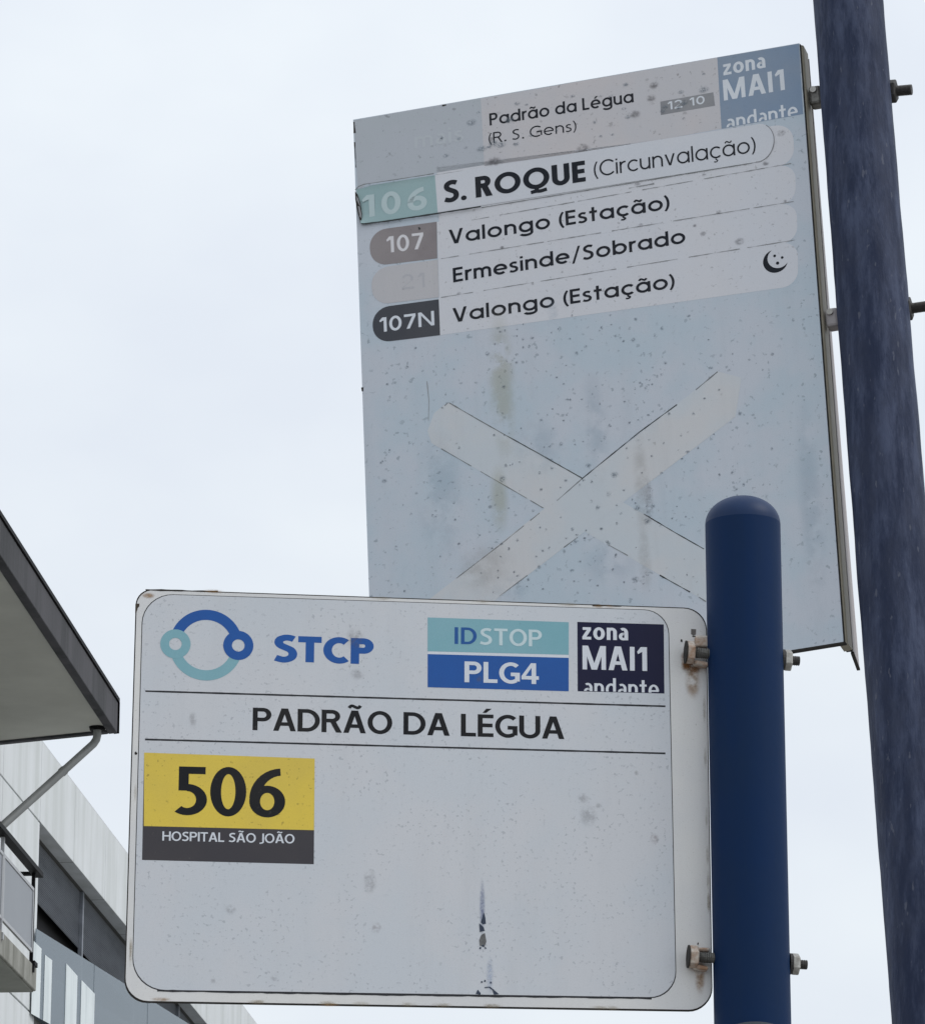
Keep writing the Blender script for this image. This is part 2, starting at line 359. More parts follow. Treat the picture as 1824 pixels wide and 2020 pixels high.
def glyph(ch, v, h, geo):
    """outline pieces of one character, cap height 1; geo = round geometric style, else humanist. -> (list of layers, width)"""
    X = .73 if geo else .72
    acc = []
    if ch in 'ÃÉãéç':
        base = {'Ã':'A','É':'E','ã':'a','é':'e','ç':'c'}[ch]; pcs, w = glyph(base, v, h, geo); top = 1 if base in 'AE' else X
        if ch in 'Ãã':
            y = top+.16; tw = .19; c = w/2
            pcs.append(spl([(c-tw,y-.05),(c-tw*.55,y+.05),(c,y+.005),(c+tw*.55,y-.04),(c+tw,y+.06)], h*.72))
        elif ch in 'Éé':
            c = w/2; pcs.append([[(c-.10,top+.07),(c+.02,top+.07),(c+.20,top+.26),(c+.02,top+.26)]])
        else:
            c = w/2+.02; pcs.append(spl([(c,0),(c+.01,-.08),(c+.10,-.15),(c+.02,-.235),(c-.12,-.22)], h*.6))
        return pcs, w
    if ch == ' ': return [], .26 if geo else .28
    if ch == '\t': return [], .12
    if ch == '.': return [disc(.10,.085,.115 if v>.15 else .08)] , .2
    if ch == '/': return [[[(0,-.12),(v*.8,-.12),(.46,1.05),(.46-v*.8,1.05)]]], .46
    if ch == '(': return [ring(.62,.42,.62,.80,v*.9,h*.5,135,225)], .22
    if ch == ')': return [ring(-.40,.42,.62,.80,v*.9,h*.5,-45,45)], .22
    if ch == 'I': return [rect(0,0,v,1)], v
    if ch == 'l': return [rect(0,0,v,1.0)], v
    if ch == 'i': return [rect(0,0,v,X), rect(0,X+.13,v,X+.13+v*.95)], v
    if ch == 'T': return [rect(0,1-h,.62,1), rect(.31-v/2,0,.31+v/2,1-h)], .62
    if ch == 'L': return [rect(0,0,v,1), rect(v,0,.50,h)], .50
    if ch == 'E': return [rect(0,0,v,1), rect(v,0,.52,h), rect(v,1-h,.52,1), rect(v,.515-h/2,.49,.515+h/2)], .52
    if ch == 'H': return [rect(0,0,v,1), rect(.70-v,0,.70,1), rect(v,.52-h/2,.70-v,.52+h/2)], .70
    if ch in 'PR':
        b = .40 if ch == 'P' else .44
        m = (1+b)/2; c = .34
        p = [rect(0,0,v,1), rect(v,1-h,c,1)+rect(v,b,c,b+h), ring(c,m,.27,1-m,v,h,-90,90)]
        if ch == 'R': p.append([[(.63-v*.05,0),(.67,0),(.67-.30+v*.28,b+h*.3),(.67-.30-v*.75,b+h*.3),(.67-v*1.2,0)]][:0] or [[(.67-v*1.18,0),(.67,0),(.40+v*.35,b+h*.4),(.40-v*.83,b+h*.4)]])
        return p, .62 if ch == 'P' else .66
    if ch == 'D': return [rect(0,0,v,1), rect(v,1-h,.30,1)+rect(v,0,.30,h), ring(.30,.5,.43,.5,v,h,-90,90)], .73
    if ch == 'O':
        rx = .52 if geo else .405; return [ring(rx,.5,rx,.515,v,h,0,360)], 2*rx
    if ch == 'Q':
        p, w = glyph('O', v, h, geo); p.append([[(w*.40,-.10),(w*.44,.06),(w*.60,.04),(w*.56,-.10)]]); p.append(spl([(w*.27,-.15),(w*.45,-.12),(w*.65,-.135),(w*.88,-.09)], h*.8)); return p, w
    if ch == 'C': return [ring(.42 if not geo else .5,.5,.42 if not geo else .5,.515,v,h,52 if not geo else 42,308 if not geo else 318)], .68 if not geo else .86
    if ch == 'G':
        rx = .42 if not geo else .5; w = rx*2-.10
        return [ring(rx,.5,rx,.515,v,h,48,303), rect(w-v,.10,w,.52), rect(w*.56,.52-h,w-v,.52)], w
    if ch == 'U': return [rect(0,.33,v,1), rect(.70-v,.33,.70,1), ring(.35,.335,.35,.35,v,h,180,360)], .70
    if ch == 'S': return [spl([(.51,.875),(.40,.92),(.27,.92),(.145,.85),(.11,.73),(.165,.62),(.30,.535),(.43,.45),(.485,.32),(.455,.18),(.34,.09),(.20,.075),(.03,.135)], (v+h)/2)], .58
    if ch == 's': return [spl([(.385,.615),(.30,.65),(.19,.655),(.09,.59),(.085,.48),(.17,.40),(.30,.345),(.375,.26),(.37,.14),(.28,.07),(.16,.055),(.02,.105)], (v+h)/2*.92)], .45
    if ch in 'AV':
        k = v*1.08; m = .37; a = max(k*.62, .09)
        p = [[[(0,0),(k,0),(m-a+k,1),(m-a,1)]], [[(2*m-k,0),(2*m,0),(m+a,1),(m+a-k,1)]]]
        if ch == 'A': p.append(rect(.15+v*.35,.23,2*m-.15-v*.35,.23+h*.95))
        if ch == 'V': p = [[[(x,1-y) for x,y in reversed(q)] for q in l] for l in p]
        return p, 2*m
    if ch == 'v':
        k = v*1.05; m = .30
        return [[[(0,X),(m-k*.55,0),(m+k*.45,0),(k,X)]], [[(2*m-k,X),(m-k*.45,0),(m+k*.55,0),(2*m,X)]]], .60
    if ch == 'M':
        w = .92; k = v*1.05; m = w/2
        return [rect(0,0,v*.95,1), rect(w-v*.95,0,w,1), [[(v*.2,1),(k+v*.15,1),(m+k*.45,.0),(m-k*.55,.0)]], [[(w-k-v*.15,1),(w-v*.2,1),(m+k*.55,.0),(m-k*.45,.0)]]], w
    if ch == 'N': return [rect(0,0,v,1), rect(.74-v,0,.74,1), [[(v*.1,1),(v*1.1,1),(.74-v*.1,0),(.74-v*1.1,0)]]], .74
    if ch == 'J': return [rect(.16,.18,.16+v,1), spl([(.16+v/2,.22),(.14+v/2,.03),(.02,-.05),(-.06,-.05)], v*.9)], .16+v
    if ch == '0': return [ring(.29,.5,.29,.515,v,h,0,360)], .58
    if ch == '1': return [rect(.20,0,.20+v,1), [[(0,.80),(.03,.70),(.20,.80),(.20,1),(.14,1)]]], .20+v
    if ch == '2': return [ring(.27,.71,.27,.305,v,h,165,-35), [[(0,h*.9),(v*.3+.03,h*.9),(.51,.60),(.40-v*.3,.48)]], rect(0,0,.55,h)], .55
    if ch == '4': return [rect(.36,0,.36+v*.95,1), rect(0,.21,.62,.21+h), [[(0,.21+h*.95),(v*.85,.21+h*.95),(.40,.86),(.40,1),(.34,1)]]], .62
    if ch == '5': return [rect(.08,1-h,.51,1), rect(.08,.50,.08+v*.92,1-h), [[(.08,.50),(.09+v*.6,.50),(.24,.50),(.24,.63),(.08+v*.9,.61)]], ring(.22,.315,.32,.325,v,h,92,-128)], .54
    if ch == '6': return [ring(.29,.315,.29,.33,v,h,0,360), ring(.52,.36,.52,.65,v,h,93,178)], .58
    if ch == '7': return [rect(0,1-h,.54,1), [[(.10,0),(.10+v*1.1,0),(.54,1-h),(.54-v*1.15,1-h)]]], .54
    if ch == 'z': return [rect(.02,X-h,.46,X), rect(0,0,.47,h), [[(0,h),(v*1.1,h),(.46,X-h),(.46-v*1.1,X-h)]]], .48
    if ch == 'o':
        r = .375 if geo else .31; return [ring(r,X/2,r,X/2+.012,v,h,0,360)], 2*r
    if ch == 'e':
        r = .37 if geo else .30; return [ring(r,X/2,r,X/2+.012,v,h,-4,312), rect(v*.6,X/2-h*.42,2*r-.03,X/2+h*.42)], 2*r
    if ch == 'c': return [ring(.37,X/2,.37,X/2+.012,v,h,45,315)], .62
    if ch in 'adbg' and geo:
        w = .74; st = w-v if ch != 'b' else 0
        p = [ring(w/2,X/2,w/2,X/2+.012,v,h,0,360)]
        if ch == 'a': p.append(rect(st,0,w,X))
        elif ch in 'db': p.append(rect(st,0,st+v,1.0))
        else: p += [rect(st,-.05,w,X), ring(w/2,-.05,w/2,.24,v,h,200,360)]
        return p, w
    if ch == 'a': return [rect(.50-v,0,.50,.44), ring(.235,.44,.265,.29,v,h,125,0), ring(.24,.215,.24,.225,v*.95,h*.9,55,315)+rect(.22,.30+h*.1,.50-v,.44-.02)], .50
    if ch == 'd': return [rect(.58-v,0,.58,1.04), ring(.31,X/2,.31,X/2+.012,v,h,30,330)], .58
    if ch == 'n':
        w = .62 if geo else .54; r = w/2; return [rect(0,0,v,X), ring(r,X-r*.98,r,r,v,h,0,165), rect(w-v,0,w,X-r*.98)], w
    if ch == 'm':
        r = .27; w = r*4-v
        return [rect(0,0,v,X), ring(r,X-r,r,r+.01,v,h,0,165), rect(2*r-v,0,2*r,X-r), ring(3*r-v,X-r,r,r+.01,v,h,0,165), rect(w-v,0,w,X-r)], w
    if ch == 'u': return [rect(0,.30,v,X), rect(.62-v,0,.62,X), ring(.31,.31,.31,.32,v,h,180,345)], .62
    if ch == 'r': return [rect(0,0,v,X), ring(.30,X-.30,.30,.31,v,h,165,75)], .34
    if ch == 't': return [rect(.12,0.0 if geo else .14,.12+v,.97), rect(0,X-h,.40,X)] + ([] if geo else [ring(.12+.24,.20,.24,.20,v,h,180,275)]), .40
    return [], .4
def lettering(name, text, A, B, cap, mat, parent, z, v=.15, h=None, geo=False, track=.13, clip=None):
    """text whose baseline runs from A to B (sign coordinates), cap = cap height in metres"""
    h = h or v*.86; v0 = v; z = zz(z)
    for it in range(3):                                  # keep stem weight true when the line is set wide or narrow
        x = 0; items = []
        for ch in text:
            p, w = glyph(ch, v, h, geo)
            items.append((p, x)); x += w + (track if ch not in ' .' else track*.6)
        v = v0/max(.6, min(1.6, (Vector(B)-Vector(A)).length/((x-track)*cap)))
    W = x - track
    A = Vector(A); B = Vector(B); ex = (B-A)/W; ey = Vector((0, cap))
    mb = MB()
    for p, ox in items:
        for li, layer in enumerate(p):
            zl = z + li*.00001
            for q in layer:
                pts = [A + ex*(ox+a) + ey*b for a, b in q]
                if clip is not None:
                    out = []; n = len(pts)
                    (c0, c1) = clip; nn = Vector((-(c1-c0).y, (c1-c0).x))     # keep the side above the line
                    for i in range(n):
                        a_, b_ = pts[i], pts[(i+1)%n]; da = (a_-c0).dot(nn); db = (b_-c0).dot(nn)
                        if da >= 0: out.append(a_)
                        if da*db < 0: out.append(a_ + (b_-a_)*(da/(da-db)))
                    pts = out
                    if len(pts) < 3: continue
                ar = sum(pts[i].x*pts[(i+1)%len(pts)].y - pts[(i+1)%len(pts)].x*pts[i].y for i in range(len(pts)))
                if ar < 0: pts = pts[::-1]
                mb.flat([(p_.x, p_.y) for p_ in pts], zl)
    return mb.build(name, mat, parent)

class Sign:
    """a sign's own frame: x to its right, y up, z out of its face"""
    def __init__(s, c, yaw, lean, tilt):
        cy_, sy = math.cos(yaw), math.sin(yaw)
        r = Vector((cy_, sy, 0)); u = Vector((0,0,1)); n = r.cross(u)
        u2 = u*math.cos(tilt) + n*math.sin(tilt); n2 = n*math.cos(tilt) - u*math.sin(tilt)
        s.r = r*math.cos(lean)+u2*math.sin(lean); s.u = -r*math.sin(lean)+u2*math.cos(lean); s.n = n2; s.c = Vector(c)
        s.M = Matrix(((s.r.x,s.u.x,s.n.x,s.c.x),(s.r.y,s.u.y,s.n.y,s.c.y),(s.r.z,s.u.z,s.n.z,s.c.z),(0,0,0,1)))
    def P(s, x, y):
        p = at_plane(x, y, s.c, s.n) - s.c; return Vector((p.dot(s.r), p.dot(s.u)))
    def poly(s, pts): 
        q = [s.P(*p) for p in pts]
        ar = sum(q[i].x*q[(i+1)%len(q)].y-q[(i+1)%len(q)].x*q[i].y for i in range(len(q)))
        q = q if ar > 0 else q[::-1]
        return [(a.x,a.y) for a in q]
    def cap(s, x, y, c): return (s.P(x, y-c)-s.P(x, y)).length
    def text(s, name, text, a, b, cap, mat, parent, z, clip=None, **k):
        cl = None if clip is None else (s.P(*clip[0]), s.P(*clip[1]))
        return lettering(name, text, s.P(*a), s.P(*b), s.cap(*a, cap), mat, parent, z, clip=cl, **k)
    def patch(s, name, pts, mat, parent, z):
        mb = MB(); mb.flat(s.poly(pts), zz(z)); return mb.build(name, mat, parent)
    def stain(s, name, x, y, rx, ry, mat, parent, z):
        z = zz(z)
        a = s.P(x, y); w = s.cap(x, y, rx); h = s.cap(x, y, ry)
        mb = MB(); mb.flat([(a.x-w,a.y-h),(a.x+w,a.y-h),(a.x+w,a.y+h),(a.x-w,a.y+h)], z); return mb.build(name, mat, parent)
def rounded(corners, rad, seg=8):
    """corners ccw as (x,y); rounded polygon"""
    out = []; n = len(corners); rr = rad if isinstance(rad, (list,tuple)) else [rad]*n
    for i in range(n):
        p = Vector(corners[i]); a = Vector(corners[i-1]); b = Vector(corners[(i+1)%n])
        da = (a-p).normalized()*rr[i]; db = (b-p).normalized()*rr[i]
        for k in range(seg+1):
            t = k/seg
            # quarter arc blend
            ca, sa = math.cos(t*math.pi/2), math.sin(t*math.pi/2)
            q = p + da*(1-sa) + db*(1-ca)
            out.append((q.x, q.y))
    return out
def line_mesh(name, pts, wid, mat, parent, z, jag=.0, gaps=0):
    """thin irregular line in sign coordinates"""
    z = zz(z)
    mb = MB(); P = []
    for i in range(len(pts)-1):
        a, b = Vector(pts[i]), Vector(pts[i+1]); n = max(1, int((b-a).length/.004))
        for k in range(n): P.append(a+(b-a)*(k/n))
    P.append(Vector(pts[-1])); w0 = None; prev = None
    ph = random.random()*9
    for i, p in enumerate(P):
        d = (P[min(i+1,len(P)-1)]-P[max(i-1,0)]).normalized(); nrm = Vector((-d.y,d.x))
        w = wid*(1+jag*(math.sin(i*1.7+ph)*.4+math.sin(i*.61+ph*2)*.5+random.uniform(-.35,.35)))*.5
        w = max(w, wid*.08)
        cur = (p+nrm*w, p-nrm*w)
        if prev and not (gaps and math.sin(i*.33+ph)+math.sin(i*.77+ph*3)*.7 < -1.7+gaps*2):
            mb.add([(prev[1].x,prev[1].y,z),(cur[1].x,cur[1].y,z),(cur[0].x,cur[0].y,z),(prev[0].x,prev[0].y,z)], [(0,1,2,3)])
        prev = cur
    return mb.build(name, mat, parent)

# ------------------------------------------------------------------ bolts
steelm = plain('weathered_steel', (.20,.195,.18), .5, .7, var=.6, scale=120, bump=.0004, bscale=400, dark=(.06,.055,.05))
darkbolt = plain('dark_bolt', (.055,.052,.05), .6, .3, var=.5, scale=150, bump=.0003, bscale=500)
galvm = plain('galvanised_nut', (.50,.49,.46), .45, .5, var=.6, scale=110, bump=.0003, bscale=300, dark=(.16,.14,.11))
paintw = plain('painted_tab', (.62,.58,.52), .5, var=.85, scale=110, dark=(.30,.13,.045), bump=.0003, bscale=300)
def hexnut(mb, c, ax, r, l, rot=.3):
    ax = ax.normalized(); a = ax.orthogonal().normalized(); b = ax.cross(a)
    def rg(p, rr): return [p+(a*math.cos(rot+k*math.pi/3)+b*math.sin(rot+k*math.pi/3))*rr for k in range(6)]
    rs = [rg(c, r*.93), rg(c+ax*l*.12, r), rg(c+ax*l*.86, r), rg(c+ax*l, r*.88)]
    fs = []
    for i in range(3):
        for k in range(6): fs.append((i*6+k, i*6+(k+1)%6, (i+1)*6+(k+1)%6, (i+1)*6+k))
    fs += [tuple(range(5,-1,-1)), tuple(18+k for k in range(6))]
    mb.add([q for g_ in rs for q in g_], fs)
def threaded(mb, a, b, r, pitch=.0014):
    n = max(2, int((b-a).length/pitch)*2); pts = [a+(b-a)*(i/n) for i in range(n+1)]
    mb.tube(pts, [r*(1 if i % 2 else .9) for i in range(n+1)], 14)

# ------------------------------------------------------------------ the near, dark blue post
postm = plain('navy_paint', (.0035,.022,.078), .6, var=.3, scale=14, bump=.0002, bscale=90, spec=.12, streak=.25, sdir=(70,70,2.5), dark=(.010,.026,.062))
POLE_Y = 3.318
pa = at_y((1408+1560.2)/2, 2020, POLE_Y); pb = at_y((1391.5+1539.5)/2, 1080, POLE_Y)
pr_a, pr_b = px(152.2/2, pa), px(148.6/2, pb)
ax = (pb-pa).normalized()
base = pa - ax*((pa.z-GZ)/ax.z)
top_sh = pb + ax*px(47, pb)
dome_h = px(56, pb)
post = empty('sign_post', Matrix.Translation(base), label='dark navy round steel post with a domed cap, in front of the taller faded sign', cat='post', group='blue sign posts')
mb = MB(base); rp = (pr_a+pr_b)/2
prof = [(base, rp), (pa, pr_a), (top_sh - ax*.0, pr_b)]
mb.tube([p for p,_ in prof], [r for _,r in prof], 64, cap=False); mb.build('shaft', postm, post, smooth=True)
mb = MB(base); n = 14; pts = []; rr = []
for i in range(n+1):
    t = i/n*math.pi/2; pts.append(top_sh + ax*(dome_h*math.sin(t))); rr.append(max(pr_b*math.cos(t)**.95, .0005))
mb.tube(pts, rr, 64); mb.build('cap', plain('navy_cap_paint', (.0075,.028,.088), .5, var=.3, scale=20, spec=.22), post, smooth=True)
mb = MB(base); mb.tube([base, base+Vector((0,0,.012))], .075, 32); mb.build('base_plate', postm, post, bevel=.002)
pc = pa - ax*px(5, pa); fr = Vector((0,-1,0)); mb = MB(base)
for k_ in range(12):
    pass
w_ = px(52, pa)
mb = MB(base); arc = []
for i in range(13):
    th = -.75+1.5*i/12; d_ = Vector((math.sin(th), -math.cos(th), 0)); arc.append(d_)
tp = pa - Vector((0,0,px(9.5,pa))); bt = tp - Vector((0,0,.16))
vsx = []
for d_ in arc:
    drop = abs(math.asin(max(-1,min(1,d_.x))))**2*.006
    for rr_ in (pr_a+.0003, pr_a+.0016):
        vsx += [tp+d_*rr_-Vector((0,0,drop)), bt+d_*rr_]
fs = []
for i in range(12):
    a = i*4; b = a+4
    fs += [(a+2,a+3,b+3,b+2),(a+1,a,b,b+1),(a,a+2,b+2,b),(a+3,a+1,b+1,b+3)]
fs += [(0,1,3,2),(50,51,49,48)]
mb.add(vsx, fs); mb.build('number_plate', plain('dull_grey_plate', (.07,.08,.10), .5, var=.3, scale=60), post)

# ------------------------------------------------------------------ lower sign (white, route 506)
S = Sign((-.0323, 3.30, 2.3467), R(6.14), R(-.13), R(-.1))
s1 = empty('bus_stop_sign', S.M, label='white bus stop sign with blue ring logo and yellow 506 panel', cat='bus stop sign')
K = 1.0
m_plate = weathered('plate_paint', (.77,.76,.74), (.70,.70,.71), .4, speck=.35, blot=.7, streak=.2, grime=(.22,.18,.13), thr=.70, off=3)
m_sheet = weathered('sheet_white', (.615,.645,.685), (.655,.66,.685), .42, speck=.42, blot=.8, streak=.16, grime=(.28,.30,.33), thr=.60, speck_scale=300)
m_edge = plain('rust_and_shade_dark', (.03,.026,.022), .8, var=.6, scale=90, dark=(.008,.007,.006))  # rusty edges, and shade painted under the upper panel and lifted strip end
m_line = plain('black_print_line', (.02,.02,.024), .6, var=.2, scale=200)
m_blk = weathered('black_print', (.014,.015,.018), (.026,.025,.025), .45, speck=.35, blot=.8, streak=.1, grime=(.09,.085,.08), thr=.64)
m_dk = weathered('charcoal_print', (.066,.062,.070), (.080,.074,.076), .45, speck=.3, blot=.8, grime=(.14,.13,.12), thr=.66)
m_yel = weathered('yellow_print', (.80,.60,.095), (.70,.53,.11), .42, speck=.55, blot=.8, streak=.1, grime=(.24,.17,.05), thr=.63, speck_scale=240)
m_blue = weathered('logo_blue', (.028,.115,.39), (.032,.105,.35), .42, speck=.35, blot=.8, grime=(.03,.06,.2), thr=.67)
m_teal = weathered('logo_teal', (.22,.44,.50), (.27,.47,.53), .42, speck=.3, blot=.8, grime=(.15,.30,.34), thr=.68)
m_navy = weathered('zone_navy', (.015,.016,.046), (.021,.021,.050), .42, speck=.25, blot=.8, grime=(.05,.05,.1), thr=.68)
m_wht = weathered('white_print', (.72,.75,.80), (.67,.70,.76), .42, speck=.2, blot=.6, streak=.05, thr=.70)
m_idblue = weathered('id_blue', (.03,.11,.34), (.04,.12,.32), .42, speck=.2)
m_palet = weathered('pale_teal_print', (.60,.72,.75), (.55,.70,.73), .42, speck=.2)

crn = [S.P(244.4,1976.8), S.P(1405.7,1995.5), S.P(1393.4,1199.9), S.P(268.5,1161.2)]
pp = S.cap(800,1600,1)                                  # one photo pixel in metres on this sign
outer = rounded([(c.x,c.y) for c in crn], [44*pp,46*pp,44*pp,32*pp])
mb = MB(); mb.prism(outer, -.0042, -.0004); rim = mb.build('plate_edge', m_edge, s1)
mb = MB(); mb.prism(rounded([(c.x,c.y) for c in crn], [44*pp,46*pp,44*pp,32*pp]), -.0003, 0)
ins = []
cc = sum((Vector(p) for p in outer), Vector((0,0)))/len(outer)
mb = MB(); e2 = [((p[0]-cc.x)*(1-2.0*pp/.23)+cc.x, (p[1]-cc.y)*(1-2.2*pp/.166)+cc.y) for p in outer]
mb.prism(e2, -.0003, 0); mb.build('plate', m_plate, s1)
# inner sheet with its thin black border
icr = [S.P(259.5,1954.5), S.P(1334.5,1970.5), S.P(1318.5,1204), S.P(281,1170.5)]
rin = [62*pp,52*pp,48*pp,60*pp]
inn = rounded([(c.x,c.y) for c in icr], rin)
ic = sum((Vector(p) for p in inn), Vector((0,0)))/len(inn)
def inset(poly, c, d, hw, hh): return [((p[0]-c.x)*(1-d/hw)+c.x, (p[1]-c.y)*(1-d/hh)+c.y) for p in poly]
mb = MB(); mb.flat(inn, .00005); mb.build('border_line', m_line, s1)
i2 = inset(inn, ic, 1.6*pp, 535*pp, 395*pp)
i2 = [(x, y+.4*pp) for x, y in i2]
mb = MB(); mb.flat(i2, .0001); mb.build('face_sheet', m_sheet, s1)
# uneven black lower border
line_mesh('border_line', [S.P(310,1955.0), S.P(700,1962), S.P(1285,1970)], 3.2*pp, m_line, s1, .0005, jag=.5)
# ruled lines
line_mesh('rule_line', [S.P(286.7,1363.6), S.P(1312,1393.6)], 3.5*pp, m_line, s1, .0005, jag=.12)
line_mesh('rule_line', [S.P(286,1459), S.P(1312,1486.6)], 3.5*pp, m_line, s1, .0005, jag=.12)
# ring logo
def arcpoly(name, c, r0, r1, a0, a1, mat, z, par):
    z = zz(z)
    mb = MB(); n = 40
    for i in range(n):
        A, B = R(a0+(a1-a0)*i/n), R(a0+(a1-a0)*(i+1)/n)
        mb.add([(c.x+r1*math.cos(A),c.y+r1*math.sin(A),z),(c.x+r1*math.cos(B),c.y+r1*math.sin(B),z),(c.x+r0*math.cos(B),c.y+r0*math.sin(B),z),(c.x+r0*math.cos(A),c.y+r0*math.sin(A),z)], [(0,1,2,3)])
    return mb.build(name, mat, par)
lc = S.P(406.5,1272.7); R1, R0 = 71*pp, 50.5*pp
logo = empty('ring_logo', S.M); logo.parent = s1; logo.matrix_world = S.M
arcpoly('logo_arc', lc, R0, R1, 18, 160, m_blue, .0007, logo)
arcpoly('logo_arc', lc, R0, R1, 200, 337, m_teal, .0007, logo)
for (x, y, m) in ((346,1270.5,m_teal),(470,1273.5,m_blue)):
    arcpoly('logo_ring', S.P(x,y), 12.3*pp, 29.3*pp, 0, 360, m, .0009, logo)
S.text('lettering', 'STCP', (541,1304.5), (737.5,1311), 51, m_blue, s1, .0006, v=.32, h=.235, track=.045)
pt = S.patch('stop_id_patch', [(843.3,1218.2),(1121.3,1227.7),(1121.3,1364),(843.3,1356)], m_wht, s1, .0005)
S.patch('teal_band', [(843.3,1218.2),(1121.3,1227.7),(1121.3,1292),(843.3,1285)], m_teal, pt, .0007)
S.patch('blue_band', [(843.3,1290.5),(1121.3,1298.0),(1121.3,1364),(843.3,1356)], m_blue, pt, .0007)
S.text('lettering', 'ID', (896.4,1270.5), (940,1271.6), 33, m_idblue, pt, .0010, v=.205, h=.15, track=.13)
S.text('lettering', 'STOP', (946,1272), (1069,1276), 33, m_palet, pt, .0010, v=.2, h=.15, track=.08)
S.text('lettering', 'PLG4', (915.8,1346), (1062.4,1350), 41, m_wht, pt, .0010, v=.225, h=.17, track=.06)
zp = S.patch('zone_patch', [(1138.3,1227),(1308.7,1232),(1310,1368.4),(1139,1364)], m_navy, s1, .0005)
S.text('lettering', 'zona', (1148.2,1261.5), (1238.5,1263.5), 33.5, m_wht, zp, .0008, v=.215, h=.16, track=.10)
S.text('lettering', 'MAI1', (1148.6,1320.7), (1276,1324), 47, m_wht, zp, .0008, v=.195, h=.15, track=.10)
S.text('lettering', 'andante', (1151,1372), (1299.5,1376), 34, m_wht, zp, .0008, v=.165, h=.12, track=.10, clip=((1139,1363.0),(1310,1367.4)))
S.text('lettering', 'PADRÃO DA LÉGUA', (498,1440.6), (1112.8,1458.5), 44.5, m_blk, s1, .0006, v=.215, h=.165, track=.055)
rp_ = S.patch('route_patch', [(284.3,1485),(620.6,1496.8),(618.9,1705.4),(280.2,1696.9)], m_dk, s1, .0005)
S.patch('yellow_band', [(284.3,1485),(620.6,1496.8),(619.2,1638.2),(283.6,1630)], m_yel, rp_, .0007)
S.text('lettering', '506', (341.2,1607), (562,1612.5), 95, m_blk, rp_, .0010, v=.22, h=.15, track=.05)
S.text('lettering', 'HOSPITAL SÃO JOÃO', (320,1658.7), (580.7,1664.5), 18.3, m_wht, rp_, .0010, v=.19, h=.15, track=.06)

# dirt, rust and scratches on the lower sign
m_st_grey = stain_mat('grey_smudge', (.24,.23,.24), .26, 300)
m_st_pink = stain_mat('brown_smudge', (.32,.25,.25), .32, 300)
m_rust = stain_mat('rust_run', (.27,.115,.03), .85, 160, .7)
m_rust2 = stain_mat('rust_bloom', (.36,.20,.08), .6, 120, .5)
m_bchip = plain('bare_metal_chip', (.03,.045,.08), .5, var=.3, scale=300)
for (x, y, rx, ry, m) in ((455,1795,14,13,m_st_grey),(743,1830,12,12,m_st_pink),(1290,1655,11,13,m_st_pink),(730,1740,16,30,m_st_grey),(540,1930,9,8,m_st_grey),
                          (420,1935,8,8,m_st_grey),(1150,1575,14,12,m_st_grey),(700,1260,22,26,m_st_grey),(705,1330,18,14,m_st_grey),(945,1340,9,9,m_st_grey),
                          (380,1420,10,20,m_st_grey),(1180,1590,7,8,m_st_grey),(1160,1610,22,26,m_st_grey),(1255,1525,6,7,m_st_grey),(1380,1890,12,10,m_st_pink)):
    S.stain('smudge', x, y, rx, ry, m, s1, .0013 + random.random()*.0002)
random.seed(21)
def chip(sign, x, y, w, h, mat, par, z, n=7):
    p = []
    for i in range(n):
        a = 2*math.pi*i/n; r_ = random.uniform(.55,1.1); p.append((x+math.cos(a)*w*r_, y+math.sin(a)*h*r_))
    return sign.patch('paint_chip', p, mat, par, z)
S.patch('paint_chip', [(948,1820),(954,1800),(957,1811),(958,1823),(952,1824)], m_bchip, s1, .0012)
S.patch('paint_chip', [(945,1822),(953,1829),(956,1837),(946,1839)], m_bchip, s1, .00121)
S.patch('paint_chip', [(949,1845),(956,1841),(959,1858),(955,1869),(946,1866),(945,1855)], plain('grey_scrape',(.16,.16,.16),.6,var=.6,scale=300), s1, .0012)
for (x, y) in ((947,1871),(957,1871),(952,1867),(956,1936),(968,1939),(950,1938)): chip(S, x, y, 2.6, 2.6, m_bchip, s1, .0013)
S.patch('paint_chip', [(938,1961),(942,1953),(948,1960),(947,1963)], m_bchip, s1, .0012)
S.patch('paint_chip', [(970,1952),(977,1956),(984,1962),(974,1963)], m_bchip, s1, .0012)
S.patch('paint_chip', [(955,1948),(966,1947),(975,1954),(972,1955),(964,1949),(956,1950)], m_bchip, s1, .00125)
S.stain('scratch_haze', 951, 1790, 7, 65, stain_mat('blue_scratch', (.16,.20,.36), .6, 500, .9), s1, .0011)
S.stain('scratch_haze', 966, 1925, 9, 45, stain_mat('pale_scratch', (.45,.52,.66), .5, 500, .9), s1, .0011)
chip(S, 268, 1486, 3.0, 3.5, m_edge, s1, .0006)
chip(S, 1344, 1264, 2.2, 4, m_edge, s1, .0006); chip(S, 1376, 1862, 2, 3, m_edge, s1, .0006)
S.patch('paint_chip', [(267,1191),(275,1191),(275,1196),(272,1199),(268,1212),(266.5,1210)], plain('old_rust',(.07,.055,.04),.8,var=.5,scale=200), s1, .0006)
line_mesh('edge_chips', [S.P(287,1163.5), S.P(430,1167)], 2.8*pp, m_edge, s1, .0004, jag=.5)
line_mesh('edge_chips', [S.P(1168,1194), S.P(1225,1196)], 2.6*pp, m_edge, s1, .0004, jag=.8)
for (x, y, rx, ry) in ((1366,1318,26,15),(1366,1345,18,40),(1352,1302,12,26),(1372,1906,24,15),(1380,1932,13,36),(1362,1313,18,12)):
    S.stain('rust_stain', x, y, rx, ry, m_rust if ry < 34 else m_rust2, s1, .0009+random.random()*.0003)
S.stain('rust_stain', 292, 1175, 16, 7, m_rust2, s1, .0004)
m_grub = stain_mat('edge_grub', (.34,.28,.19), .34, 120, .8)
random.seed(77)
